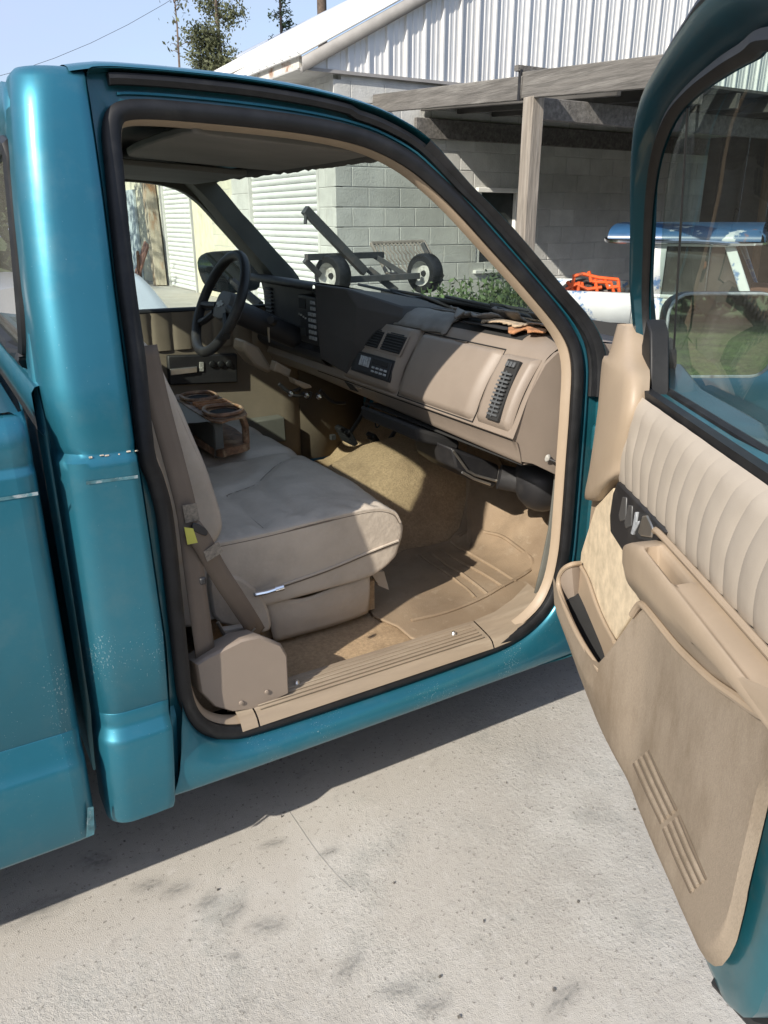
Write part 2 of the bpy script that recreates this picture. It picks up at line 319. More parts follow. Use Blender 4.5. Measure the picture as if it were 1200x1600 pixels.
def inward(ring, d, dy):
    out = []; n = len(ring)
    for i, p in enumerate(ring):
        t = ring[(i+1) % n]-ring[(i-1) % n]; t.y = 0; q = V((t.z, 0, -t.x)).normalized()
        if q.dot(ctr-p) < 0: q = -q
        out.append(p+q*d+V((0, dy, 0)))
    return out
A1 = [p+V((0, .028, 0)) for p in inward(A0, .006, 0)]
Bo = inward(B0, -.012, .004)
isb = lambda i: 25*SUBN < i < 34*SUBN
jr = [A0, A1, Bo, inward(B0, .012, .02)]
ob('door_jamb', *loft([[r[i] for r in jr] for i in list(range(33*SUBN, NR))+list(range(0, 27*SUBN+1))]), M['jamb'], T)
# rocker: rolled skin below the sill
rk = []
for i in range(24*SUBN+2, 34*SUBN+1):
    a, b = A0[i], Bo[i]; f = 1.0
    top = b+V((0, 0, 0)); z0 = .30
    k = min(1, max(0, (i-24*SUBN-2)/(3*SUBN)))
    rk.append([top, lerp(top, V((top.x, .012, top.z-.012)), 1), V((lerp(top.x, a.x, .3), -.004, lerp(top.z, z0, .28))), V((lerp(top.x, a.x, .5), -.012, lerp(top.z, z0, .5))), V((lerp(top.x, a.x, .8), -.006, lerp(top.z, z0, .82))), V((a.x, .008, z0)), V((a.x, .05, z0-.005)), V((a.x, .09, z0-.03))])
ob('rocker_panel', *loft([CR(q, 3) for q in rk]), M['paint'], T, sharp=60)
ob('rocker_pinch_weld', *loft([[V((x, .085, .285)), V((x, .088, .245)), V((x, .092, .245)), V((x, .094, .285))] for x in (.2, .6, 1.0, 1.5)]), M['undark'], T)
# main seal
prof = [(math.cos(a)*.0135, math.sin(a)*.017) for a in [2*math.pi*k/10 for k in range(10)]]
ob('door_seal', *tubem(B0, 0, closed=True, prof=prof, up=(0, 1, 0)), M['rubber'], T)
# outer strip of rubber under the roof edge and down the windshield pillar
st = []
for i in range(7*SUBN, 21*SUBN):
    f = .27 if i < 12*SUBN else .36; wgt = 1
    st.append(lerp(A0[i], B0[i], f)+V((0, .012, 0)))
ob('roof_side_seal', *tubem(st, 0, prof=[(-.008, -.009), (.010, -.009), (.014, 0), (.010, .009), (-.008, .009)], up=(0, -1, 0)), M['rubber'], T)
st2 = [lerp(A0[i], B0[i], .60)+V((0, .014, 0)) for i in range(7*SUBN, 25*SUBN)]
ob('pillar_weld_lip', *tubem(st2, 0, prof=[(-.006, -.004), (.007, -.002), (.007, .002), (-.006, .004)], up=(0, -1, 0)), M['paint'], T)
# outer rubber cladding of the windshield pillar
cl = [[A0[i]+V((0, .002, 0)), lerp(A0[i], B0[i], .08)+V((0, -.006, .0)), lerp(A0[i], B0[i], .30)+V((0, -.004, 0)), lerp(A0[i], B0[i], .5)+V((0, .006, 0)), lerp(A0[i], B0[i], .52)+V((0, .02, 0))] for i in range(14*SUBN, 21*SUBN)]
ob('pillar_cladding', *loft(cl), M['rubber'], T)
# beige inner lip round the opening
D0, D1, D2, D3 = inward(B0, .009, .012), inward(B0, .014, .010), inward(B0, .021, .016), inward(B0, .024, .034)
lo_, hi_ = 26*SUBN, 33*SUBN
rng = list(range(0, NR))+[0]
ob('opening_trim', *loft([[r[i] for r in (D0, D1, D2, D3)] for i in rng]), M['beige'], T, sharp=50)

# --- cab rear quarter panel (pillar behind the door)
XF = [(p.z, p.x) for p in [A0c[i] for i in (33, 34, 35, 36, 37, 38, 39, 0, 1, 2, 3, 4, 5, 6)]]
rows = []
for z, y, xr in [(.292, .03, .150), (.293, -.016, .150), (.31, -.022, .148), (.40, -.022, .150), (.485, -.022, .155), (.497, -.018, .157), (.512, -.003, .160), (.525, 0, .160), (.546, 0, .160), (.548, .0015, .160), (.550, 0, .160), (.7, 0, .161), (.9, 0, .162), (1.0, 0, .162), (1.055, 0, .162),
                 (1.069, .001, .162), (1.075, .009, .166), (1.082, .011, .168), (1.095, .009, .166), (1.2, LEAN*.12+.004, .160), (1.35, LEAN*.27+.003, .166), (1.5, LEAN*.42, .178), (1.6, LEAN*.52, .188), (1.66, LEAN*.58+.002, .196), (1.695, LEAN*.615+.006, .203), (1.706, .163, .208), (1.713, .175, .215), (1.718, .20, .225), (1.722, .25, .235), (1.728, .5, .24), (1.732, .95, .24), (1.728, 1.4, .24), (1.722, 1.6, .235)]:
    xf = interp(XF, z); rr = .062 if z > 1.08 else .05; row = [V((xf+.016, y+.036, z)), V((xf-.001, y+.03, z)), V((xf-.0005, y+.004, z)), V((xf-.004, y, z)), V((xf-.02, y, z)), V(((xf+xr+rr)/2, y-.001, z))]
    for k in range(9):
        a = R(90*k/8); row.append(V((xr+rr-rr*math.sin(a), y+rr-rr*math.cos(a), z)))
    row += [V((xr, y+rr+.03, z)), V((xr, y+rr+.06, z))]
    rows.append(row)
ob('cab_corner_panel', *loft(rows), M['paint'], T, sharp=50)
# worn trim strips on the panel
def strip(name, x0, x1, z0, z1, y, m, par, h=.004): return ob(name, *loft([[V((x, y-.0015, lerp(z0, z1, (x-x0)/(x1-x0))+d)) for d in (-h, h)] for x in (x0, (x0+x1)/2, x1)]), m, par)
M['worn'] = mat('worn_strip_glue', (.06, .16, .19), rough=.7, var=.4, vscale=40, dirt=[((.4, .44, .46), 18, .54, .62, .7)])
strip('trim_strip_residue', .2, .29, 1.035, 1.032, 0, M['worn'], T, .003)
# rust and chipped paint in the belt crease
ob('crease_chips', *join(*[boxm((.215+.016*k+random.uniform(-.006, .006), .0085, 1.078+random.uniform(-.002, .002)), (random.uniform(.002, .009), .003, random.uniform(.0012, .0035))) for k in range(6)]), mat('chipped_primer', (.6, .52, .42), rough=.9, var=.4, vscale=90), T)
box('panel_bolt_cover', (.395, .012, .79), (.014, .012, .016), M['black'], T)

# --- rear wall of the cab, rear window
yL, yR = .10, 1.80
def rearz(z): return .163+max(0, z-1.1)*.085
def rw(y, z): return V((rearz(z), y, z))
zs0, zs1 = 1.215, 1.60
wl = []
outer = [(.13, .34), (.13, 1.10), (.14, 1.2), (.18, 1.45), (.20, 1.66), (.30, 1.70), (.95, 1.72), (1.6, 1.70), (1.7, 1.66), (1.72, 1.45), (1.77, 1.2), (1.78, 1.10), (1.78, .34), (.95, .34)]
inner = [(.30, zs0), (.24, zs0+.02), (.215, zs0+.07), (.225, 1.42), (.245, 1.55), (.31, zs1), (.95, zs1+.012), (1.59, zs1), (1.655, 1.55), (1.675, 1.42), (1.685, zs0+.07), (1.66, zs0+.02), (1.60, zs0), (.95, zs0)]
ob('cab_rear_wall', *loft([[rw(*p) for p in outer], [rw(*p) for p in inner]], True), M['paint'], T, solid=.03, soff=0)
ob('rear_window_seal', *tubem(CR([rw(*p)+V((-.012, 0, 0)) for p in inner], 3, True), .016, closed=True), M['rubber'], T)
gp = CR([rw(*p) for p in inner], 3, True)
ob('rear_window_glass', gp, [tuple(range(len(gp)))], M['wglass'], T)
ob('rear_ledge', *loft([[V((.158, y, 1.10)), V((.146, y, 1.115)), V((.145, y, 1.183)), V((.152, y, 1.193)), V((.17, y, 1.198))] for y in (.10, .9, 1.78)]), M['paint'], T)
# --- roof skin and headliner
def roofrow(x, z0, y0, crown):
    return [V((x, y0, z0)), V((x, y0+.02, z0+.010)), V((x, y0+.10, z0+.020)), V((x, .55, z0+crown*.8)), V((x, .95, z0+crown)), V((x, 1.35, z0+crown*.8)), V((x, 1.80-y0, z0+.020)), V((x, 1.88-y0, z0+.010)), V((x, 1.90-y0, z0))]
ra = [roofrow(.29, 1.705, .157, .03)]
for i in (7, 8, 9, 10, 11, 12, 13, 14):
    p = A0c[i]; ra.append(roofrow(p.x, p.z-.002, p.y+.0, .03))
p = A0c[14]; ra.append(roofrow(p.x+.05, p.z-.05, p.y+.012, .06))
ob('roof', *patch(ra, 3, 2), M['paint'], T, sharp=60)
hl = []
for x, z in ((.21, 1.60), (.3, 1.645), (.6, 1.672), (.85, 1.662), (.97, 1.637)):
    hl.append([V((x, .185, z-.012)), V((x, .22, z)), V((x, .6, z+.012)), V((x, .95, z+.015)), V((x, 1.3, z+.012)), V((x, 1.71, z)), V((x, 1.75, z-.04))])
ob('headliner', *patch(hl, 3, 3), M['headliner'], T, solid=.012)
# ragged lower edge of the windshield shade strip
rag = [[], []]
for k in range(60):
    y = .2+1.5*k/59; zz = 1.632+.0*k
    rag[0].append(V((.975+.03*math.sin(math.pi*(y-.2)/1.5), y, zz))); rag[1].append(V((1.0+.03*math.sin(math.pi*(y-.2)/1.5), y, zz-.028-.006*noise.noise(V((y*14, 0, 3)))-.004*noise.noise(V((y*40, 0, 1))))))
ob('windshield_header', *loft(rag), M['headliner'], T, solid=.006)
for n_, y0 in ((0, .98), (1, .22)):
    c0 = [(.50, y0+.02), (.58, y0-.0), (.86, y0+.01), (.93, y0+.06), (.96, y0+.58), (.93, y0+.64), (.62, y0+.62), (.52, y0+.55)]
    zz = 1.636 if n_ == 0 else 1.645
    vs, fs = prismm([V((x, y, zz-.02-(x-.5)*.05)) for x, y in (CR([(a, b, 0) for a, b in c0], 4, True) and [(p.x, p.y) for p in CR([(a, b, 0) for a, b in c0], 4, True)])], (0, 0, .016))
    ob('sun_visor', vs, fs, mat('visor_vinyl', (.125, .12, .11) if n_ == 0 else (.16, .15, .135), rough=.85), T, bev=.004)
# --- windshield pillars, glass, cowl
wb = [V((1.43, .10, 1.155)), V((1.56, .32, 1.175)), V((1.66, .62, 1.185)), V((1.70, .95, 1.19)), V((1.66, 1.28, 1.185)), V((1.56, 1.58, 1.175)), V((1.43, 1.80, 1.155))]
wt = [V((.985, .20, 1.64)), V((1.01, .35, 1.648)), V((1.03, .62, 1.652)), V((1.035, .95, 1.654)), V((1.03, 1.28, 1.652)), V((1.01, 1.55, 1.648)), V((.985, 1.70, 1.64))]
wm = [lerp(a, b, .5)+V((.018, 0, .012)) for a, b in zip(wb, wt)]
ob('windshield', *patch([wb, wm, wt], 3, 4), M['wglass'], T)
ob('windshield_seal', *tubem(CR(wb, 4), .009), M['rubber'], T)
def pillar(path, w_, d_, m, name): return ob(name, *tubem(path, 0, prof=[(-w_, -d_), (w_, -d_), (w_*1.1, 0), (w_, d_), (-w_, d_), (-w_*1.1, 0)], up=(.55, 0, .8)), m, T, sharp=60)
# driver side pillar and door frame (mirror of the passenger outline)
def mir(p): return V((p.x, 1.90-p.y, p.z))
pillar(CR([V((1.44, 1.775, 1.12)), V((1.30, 1.745, 1.285)), V((1.16, 1.715, 1.43)), V((1.03, 1.69, 1.57)), V((.965, 1.685, 1.63))], 5), .034, .055, M['dtrim'], 'driver_windshield_pillar')
pillar(CR([V((1.445, .085, 1.13)), V((1.315, .115, 1.285)), V((1.18, .15, 1.43)), V((1.05, .18, 1.57)), V((.985, .195, 1.63))], 5), .012, .012, M['beige'], 'passenger_windshield_pillar')
ob('cowl', *patch([[p+V((.0, 0, -.004)) for p in wb], [V((p.x*.35+1.2, p.y, 1.15)) for p in wb], [V((p.x*.2+1.56, p.y, 1.12)) for p in wb]], 2, 2), M['black'], T, solid=.006)
hood = [[V((1.62+.05*(1-abs(y-.95)), y, 1.085+.03*(1-((y-.95)/.95)**2))) for y in (.02, .2, .6, .95, 1.3, 1.7, 1.88)], [V((2.3, y, 1.05+.03*(1-((y-.95)/.95)**2))) for y in (.02, .2, .6, .95, 1.3, 1.7, 1.88)], [V((2.95, y, .96+.03*(1-((y-.95)/.95)**2))) for y in (.02, .2, .6, .95, 1.3, 1.7, 1.88)]]
ob('hood', *patch(hood, 2, 3), M['paint'], T, solid=.01)
for nm, s in (('front_fender', 1), ('front_fender', -1)):
    f = lambda x, y, z: V((x, y if s > 0 else 1.9-y, z))
    ob(nm, *patch([[f(1.49, .005, .32), f(1.49, 0, .7), f(1.49, 0, 1.0), f(1.52, .02, 1.09)], [f(1.8, 0, .45), f(1.8, 0, .75), f(1.8, 0, 1.0), f(1.8, .03, 1.08)], [f(2.3, 0, .80), f(2.3, 0, .9), f(2.3, 0, .99), f(2.3, .03, 1.045)], [f(2.95, .03, .5), f(2.95, .02, .75), f(2.95, .02, .9), f(2.95, .05, .955)]], 2, 3), M['paint'], T, solid=.006)
# wipers
for y0, y1 in ((.42, .95), (1.05, 1.6)):
    a = V((1.62, y0, 1.185)); b = V((1.63, y1, 1.215)); pv = V((1.70, y0-.05, 1.165))
    wo = ob('wiper', *tubem([pv, lerp(pv, lerp(a, b, .5), .5)+V((0, 0, .02)), lerp(a, b, .5)+V((0, 0, .012))], .006), M['black'], T)
    ob('wiper_blade', *tubem([a, lerp(a, b, .5)+V((.0, 0, .006)), b], .006), M['black'], wo)

# --- hinge pillar and kick panel (front of the opening), sill plate
ob('hinge_pillar', *loft([[V((1.40, .07, z)), V((1.43, .05, z)), V((1.49, .045, z)), V((1.50, .0, z))] for z in (.32, .6, .9, 1.13)]), M['jamb'], T)
sy0, sy1 = .028, .112
sx = [P(403, 1118, y=sy0).x, 1.165, 1.46]
def sill(x0, x1, z0=.418): return [[V((x, sy0-.012, z0-.02)), V((x, sy0-.002, z0-.004)), V((x, sy0+.012, z0+.004)), V((x, sy0+.05, z0+.012)), V((x, sy1, z0+.018)), V((x, sy1+.004, z0+.004)), V((x, sy1+.006, z0-.03))] for x in (x0, lerp(x0, x1, .33), lerp(x0, x1, .66), x1)]
M['sill'] = mat('worn_sill_plastic', (.27, .215, .155), rough=.55, var=.1, vscale=9, stretch=(.4, 3, 3), bump=.2, bscale=500, bdist=.001, dirt=[((.4, .34, .26), 8, .52, .7, .5), ((.15, .11, .075), 5, .52, .75, .6)])
sp = ob('sill_plate', *loft(sill(sx[0], sx[1]-.002)), M['sill'], T)
for k in range(6):
    yy = sy0+.012+.012*k
    ob('sill_rib', *tubem([V((sx[0]+.01, yy, .424+.12*(yy-sy0)+.001)), V((sx[1]-.02, yy, .424+.12*(yy-sy0)+.001))], .0022, n=6), M['sill'], sp)
for xx in (.62, 1.08): ob('screw', *lathem((xx, .085, .432), (0, 0, 1), [(0, .008), (.004, .007), (.007, .003), (.008, 0)], 12), M['metal'], sp)
kp = sill(sx[1]+.002, 1.40)
for k, r_ in enumerate(kp):
    f = k/3
    for q in r_: q.y += .05*f*f*(1 if q.y > .05 else .3); q.z += .035*f*f
ob('front_sill_plate', *loft(kp), M['sill'], T)
rc = sill(.455, sx[0]-.004)
ob('rear_sill_plate', *loft(rc), M['sill'], T)
# kick panel: inner side wall ahead of the opening
ob('kick_panel', *patch([[V((1.38, .115, .43)), V((1.43, .125, .65)), V((1.44, .13, .9)), V((1.43, .13, 1.1))], [V((1.55, .15, .43)), V((1.58, .15, .65)), V((1.58, .15, .9)), V((1.58, .15, 1.1))], [V((1.75, .17, .43)), V((1.75, .17, .65)), V((1.75, .17, .9)), V((1.75, .17, 1.1))]], 2, 2), M['dtrim'], T, solid=.006)
# --- belt retractor cover
ro = [(304, 1036), (320, 1026), (376, 998), (404, 992), (438, 1005), (448, 1022), (451, 1082), (400, 1106), (362, 1111), (334, 1103), (311, 1080)]
rp = CR([P(*q, y=.06) for q in ro], 1, True)
inner_ = [V((p.x, .14, p.z-(.025 if p.z > .5 else 0))) for p in rp]; cen = sum(rp, V())/len(rp)
front = [cen+(p-cen)*.95+V((0, -.008, 0)) for p in rp]; mid = [cen+(p-cen)*.99+V((0, -.003, 0)) for p in rp]
vs, fs = loft([inner_, rp, mid, front], True); fs.append(tuple(range(3*len(rp), 4*len(rp))))
rcv = ob('belt_retractor_cover', vs, fs, M['beige_d'], T, sharp=45)
for q in ((417, 1081), (377, 1098)):
    c = P(*q, y=.051); ob('screw_plug', *lathem(c, (0, -1, 0), [(0, .004), (.005, .003), (.006, 0)], 10), M['beige_d'], rcv)

# --- floor, tunnel, firewall
def flz(x, y):
    z = .405
    if x > 1.55: z += (min(x, 1.84)-1.55)*.95
    z += interp([(.2, .11), (1.0, .14), (1.19, .205), (1.37, .285), (1.6, .30), (1.84, .24)], x)*math.exp(-((y-.97)/.25)**4)
    return z + .004*noise.noise(V((x*9, y*9, 0)))
FX = [.2+1.64*i/48 for i in range(49)]; FY = [.112+1.68*j/48 for j in range(49)]
ob('floor_carpet', *loft([[V((x, y, flz(x, y))) for x in FX] for y in FY]), M['carpet'], T)
ob('firewall', *loft([[V((1.84, y, .6)), V((1.86, y, 1.17))] for y in (.1, .9, 1.8)]), M['undark'], T, solid=.01)
ob('underbody', *loft([[V((x, y, .30 if .1 < y < 1.8 else .285)) for x in (.16, .9, 2.9)] for y in (.1, .5, 1.4, 1.8)]), M['undark'], T, solid=.02)
ob('engine_bay_wall', *loft([[V((2.9, y, .4)), V((2.9, y, .95))] for y in (.05, 1.85)]), M['undark'], T, solid=.02)
# --- far (driver) side wall: door shell with window opening
dw = [mir(p) for p in A0]
def dpt(x, z, off=0): return V((x, 1.90-max(0, z-1.08)*LEAN-off, z))
ds = thing('x', 'x', 'x') if False else None
dd = ob('driver_door', *patch([[dpt(x, z, .10) for x in (.30, .6, .9, 1.2, 1.46)] for z in (.42, .6, .8, 1.0, 1.10)], 2, 2), mat('driver_vinyl_shaded', (.22, .18, .135), rough=.65), T, solid=.02)  # darker copy of the cream vinyl, paints the shade on this door
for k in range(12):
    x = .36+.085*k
    ob('vinyl_pleat', *loft([CR([dpt(x, z, .11), dpt(x+.02, z, .118), dpt(x+.065, z, .118), dpt(x+.085, z, .11)], 3) for z in (.975, .985, 1.05, 1.105, 1.125)]), bpy.data.materials['driver_vinyl_shaded'], dd)
ob('window_sill_trim', *tubem([dpt(.3, 1.13, .085), dpt(.9, 1.128, .085), dpt(1.45, 1.12, .085)], .012), M['black'], dd)
fr = [(1.44, 1.12), (1.27, 1.31), (1.10, 1.485), (1.02, 1.56), (.94, 1.605), (.82, 1.628), (.6, 1.635), (.45, 1.625), (.40, 1.57), (.39, 1.4), (.37, 1.12)]
ob('window_frame', *tubem(CR([dpt(x, z, .03) for x, z in fr], 4), 0, prof=[(-.022, -.03), (.022, -.03), (.022, .03), (-.022, .03)], up=(0, 1, 0)), M['dtrim'], dd)
gp = CR([dpt(x, z, .03) for x, z in fr], 4)
ob('window_glass', gp, [tuple(range(len(gp)))], M['wglass'], dd)
ob('driver_outer_side', *loft([[V((x, 1.9-.0, .30)), V((x, 1.9, .7)), V((x, 1.9, 1.08)), V((x, 1.885, 1.125))] for x in (.16, .5, 1.0, 1.5)]), M['paint'], T, solid=.008)
# door corner above the window to the roof
ob('driver_roof_rail', *tubem(CR([mir(V((p.x, p.y, p.z))) for p in [A0c[i] for i in range(6, 21)]], 3), 0, prof=[(-.03, -.05), (.03, -.05), (.03, .02), (-.03, .02)], up=(0, 1, 0)), M['dtrim'], T)
ob('driver_rear_pillar', *loft([[V((.17, 1.89-max(0, z-1.08)*LEAN, z)), V((.40, 1.89-max(0, z-1.08)*LEAN, z)), V((.40, 1.80-max(0, z-1.08)*LEAN, z)), V((.2, 1.78-max(0, z-1.08)*LEAN, z))] for z in (1.0, 1.2, 1.45, 1.70)]), M['dtrim'], T)
# switch panel on the driver door
a, b, c_, d_ = [P(*q, y=1.76) for q in ((262, 556), (371, 553), (372, 598), (265, 602))]
spn = ob('switch_panel', *prismm([a, b, c_, d_], (0, .03, 0)), M['black'], dd, bev=.006)
ob('door_pull', *prismm([P(*q, y=1.75) for q in ((266, 577), (308, 573), (308, 582), (267, 587))], (0, .015, 0)), M['metal'], spn, bev=.002)
for cx in (332, 345, 358): ob('switch', *lathem(P(cx, 569, y=1.757), (0, -1, 0), [(.0, .008), (.012, .006), (.015, 0)], 12), M['rubber'], spn)
ob('lock_slider', *prismm([P(*q, y=1.755) for q in ((312, 566), (318, 566), (318, 580), (312, 580))], (0, .01, 0)), M['label'], spn)
ob('map_pocket', *prismm([P(*q, y=1.72) for q in ((385, 660), (445, 652), (448, 690), (385, 694))], (0, .07, 0)), M['dtrim'], dd, bev=.006)
# driver side mirror
mp_ = P(345, 440, y=2.08)
mr_ = [P(*q, y=2.06) for q in ((307, 410), (313, 398), (330, 393), (372, 392), (381, 400), (383, 440), (376, 456), (345, 458), (322, 450), (311, 430))]
mh = ob('driver_mirror', *prismm(CR(mr_, 2, True), (.09, .03, 0)), M['black'], dd, bev=.012)
mc = sum(mr_, V())/len(mr_); mv = [mc+(p-mc)*.93+V((-.004, -.002, 0)) for p in CR(mr_, 2, True)]
ob('mirror_glass', mv, [tuple(range(len(mv)))], M['mirror'], mh)
ob('mirror_arm', *tubem([V((mc.x+.05, 2.05, mc.z-.05)), V((1.30, 1.9, 1.12))], .02), M['black'], mh)

# --- truck bed
bed = ob('truck_bed', *loft([[V((x, yy, z)) for yy, z in ((.04, .283), (-.004, .283), (-.018, .30), (-.02, .46), (-.016, .476), (0, .496), (0, .540), (.0015, .542), (0, .544), (0, .9), (0, 1.06), (.002, 1.066), (.01, 1.072), (.012, 1.08), (.006, 1.09), (.008, 1.125), (.02, 1.15), (.045, 1.163), (.10, 1.166), (.11, 1.16), (.11, .75))] for x in (-2.2, -1.5, -.8, -.3, .06, .09)]), M['paint'], T, sharp=50)
ob('bed_front_corner', *loft([[V((.09+dx, yy+dy_, z)) for yy, z in ((.04, .283), (-.004, .283), (-.018, .30), (-.02, .46), (-.016, .476), (0, .496), (0, .540), (.0015, .542), (0, .544), (0, .9), (0, 1.06), (.002, 1.066), (.01, 1.072), (.012, 1.08), (.006, 1.09), (.008, 1.125), (.02, 1.15), (.045, 1.163))] for dx, dy_ in ((0, 0), (.018, .002), (.028, .008), (.034, .02), (.036, .05), (.036, .1))]), M['paint'], T, sharp=50)
ob('bed_front_wall', *loft([[V((.118, y, .35)), V((.118, y, 1.155)), V((.10, y, 1.167)), V((.06, y, 1.165)), V((.055, y, .75))] for y in (.04, .9, 1.86)]), M['paint'], T)
ob('bed_floor', *loft([[V((x, y, .74)) for x in (-2.2, .06)] for y in (.1, 1.8)]), M['jamb'], T, solid=.02)
ob('bed_far_side', *loft([[V((x, y_, z)) for y_, z in ((1.8, .75), (1.8, 1.16), (1.86, 1.166), (1.9, 1.14), (1.9, .29))] for x in (-2.2, .09)]), M['paint'], T)
strip('bed_trim_residue', -.9, .12, 1.030, 1.030, 0, M['worn'], T, .003)
ob('bed_edge_reflector', *prismm([P(*q, y=-.021) for q in ((137, 1262), (146, 1260), (147, 1303), (135, 1308))], (0, -.002, 0)), M['worn'], T)
# ================================================================== INTERIOR
# --- bench seat
seat = ob('bench_seat_base', *boxm((.72, .95, .475), (.5, 1.26, .09)), M['carpet'], T)
prof_c = [(.40, .56), (.40, .70), (.43, .742), (.50, .752), (.62, .752), (.76, .756), (.88, .760), (.96, .756), (1.010, .736), (1.032, .70), (1.034, .65), (1.012, .60), (.97, .57), (.91, .556), (.7, .55), (.5, .55)]
def sect(prof, y, sh, dz=0):
    cx = sum(p[0] for p in prof)/len(prof); cz = sum(p[1] for p in prof)/len(prof); out = []
    for x, z in prof:
        v = V((x-cx, 0, z-cz)); l = v.length; f = 1-sh/max(l, .03)
        out.append(V((cx+v.x*f, y, cz+v.z*f+dz*(1 if z > .7 else 0))))
    return out
SEG = [[P(*q, z=.757) for q in s_] for s_ in (((354, 775), (401, 756)), ((354, 775), (411, 818)), ((401, 756), (461, 800)), ((405, 752), (430, 730)), ((430, 730), (461, 708)))]
def seamdip(x, y):
    d = 9
    for a, b in SEG:
        ab = (b-a).xy; t = max(0, min(1, (V((x, y))-a.xy).dot(ab)/ab.length_squared)); d = min(d, (V((x, y))-a.xy-ab*t).length)
    return -.010*math.exp(-(d/.013)**2)
def wr(x, y):      # soft sag and wrinkles of the cushion
    return .012*math.exp(-((y-.62)/.22)**2)-.016*math.exp(-((y-.90)/.03)**2)-.012*math.exp(-((y-1.2)/.04)**2)+.006*noise.noise(V((x*7, y*7, 2)))+.003*noise.noise(V((x*19, y*14, 5)))+seamdip(x, y)+(.0045*math.sin(x*105+6*noise.noise(V((x*9, y*12, 8))))+.003*noise.noise(V((x*60, y*30, 1))))*math.exp(-((y-.30)/.035)**2)*(1 if x > .5 else .3)
ys_ = [(.272, .026), (.2722, .014), (.274, .006), (.279, .0015), (.29, 0)]+[(.305+.0155*k, 0) for k in range(84)]+[(1.62, .0), (1.632, .008), (1.638, .02)]
secs = []
for y, sh in ys_:
    s = CR(sect(prof_c, y, sh), 9, True)
    for q in s:
        if q.z > .70: q.z += wr(q.x, q.y)*(1 if y > .3 else .5)
        elif q.x > 1.0: q.x += wr(q.z, q.y)*.6
    secs.append(s)
vs, fs = loft(secs, True); n_ = len(secs[0]); fs += [tuple(range(n_)), tuple(range(len(vs)-n_, len(vs)))]
cu = ob('seat_cushion', vs, fs, M['leather'], T, sharp=70)
pp = lambda pts, y: CR([V((x, y, z)) for x, z in pts], 4)
ob('piping', *tubem(pp([(.5, .7475), (.62, .7475), (.76, .7525), (.88, .7565), (.955, .753), (1.006, .734), (1.026, .70)], .2755), .0045, n=6), M['leather'], cu)
ob('piping', *tubem(pp([(.56, .588), (.66, .60), (.8, .615), (.93, .637), (1.018, .65)], .2705), .0035, n=6), M['leather'], cu)
ob('seam', *tubem(pp([(.5, .741), (.62, .741), (.76, .746), (.88, .750), (.955, .7465), (1.002, .728), (1.022, .698)], .2735), .0022, n=5), M['seam'] if 'seam' in M else mat('leather_welt_shadow', (.17, .14, .11), rough=.7), cu)  # dark tubes below both pipings paint the shade under the welt
ob('seam', *tubem(pp([(.56, .582), (.66, .594), (.8, .609), (.93, .631), (1.018, .644)], .2712), .002, n=5), bpy.data.materials['leather_welt_shadow'], cu)
def stz(x, y):
    b = interp([(p[0], p[1]) for p in prof_c[2:9]], x); return b+wr(x, y)+.0005
M['seam'] = mat('leather_seam', (.2, .165, .135), rough=.6)
for a, b in [((a_.x, a_.y), (b_.x, b_.y)) for a_, b_ in SEG]:
    ob('seam', *tubem([V((lerp(a[0], b[0], t/10), lerp(a[1], b[1], t/10), stz(lerp(a[0], b[0], t/10), lerp(a[1], b[1], t/10)))) for t in range(11)], .0014, n=5), M['seam'], cu)
sk = [[P(*q, y=yy) for q in ((408, 935), (470, 935), (520, 918), (560, 905), (577, 893))] for yy in (.292,)][0]
skb = [P(*q, y=.305) for q in ((428, 1002), (470, 991), (520, 977), (555, 965), (574, 957))]
ob('seat_skirt', *patch([sk, [lerp(a, b, .5)+V((0, -.006, 0)) for a, b in zip(sk, skb)], skb], 4, 4), M['leather'], cu, solid=.006)
fl = [P(*q, y=.33) for q in ((578, 893), (600, 893), (608, 922), (592, 915))]
ob('torn_flap', *prismm(fl, (.0, .02, .0)), M['vinyl'], cu)
ob('side_shield', *prismm(CR([P(*q, y=.262) for q in ((326, 900), (335, 893), (380, 905), (412, 935), (425, 975), (412, 990), (345, 975), (330, 950))], 2, True), (0, .02, 0)), M['leather'], cu, bev=.008)
lv = ob('recline_lever', *tubem([P(398, 929, y=.262), P(418, 925, y=.25), P(436, 919, y=.245)], .006, n=8), M['chrome'], cu)
ob('lever_knob', *tubem([P(430, 921, y=.246), P(443, 917, y=.243)], .0085, n=10), M['chrome'], lv)
# backrest
prof_b = [(.36, .70), (.47, .72), (.525, .765), (.53, .82), (.51, .92), (.475, 1.04), (.44, 1.14), (.41, 1.215), (.375, 1.245), (.325, 1.245), (.30, 1.2), (.30, 1.0), (.31, .8)]
secs = []
for y, sh in [(.268, .045), (.269, .028), (.273, .012), (.283, .003), (.30, 0)]+[(.36+.05*k, 0) for k in range(25)]+[(1.615, 0), (1.63, .01), (1.636, .03)]:
    s = CR(sect(prof_b, y, sh), 3, True)
    for q in s:
        if q.x > .4: q.x += -.010*math.exp(-((y-.90)/.03)**2)+.005*noise.noise(V((q.z*9, y*7, 1)))
    secs.append(s)
vs, fs = loft(secs, True); n_ = len(secs[0]); fs += [tuple(range(n_)), tuple(range(len(vs)-n_, len(vs)))]
bk = ob('seat_backrest', vs, fs, M['leather'], T, sharp=70)
ob('piping', *tubem(pp([(.515, .78), (.515, .85), (.49, .95), (.455, 1.06), (.42, 1.16), (.385, 1.225), (.35, 1.24)], .275), .0035, n=6), M['leather'], bk)
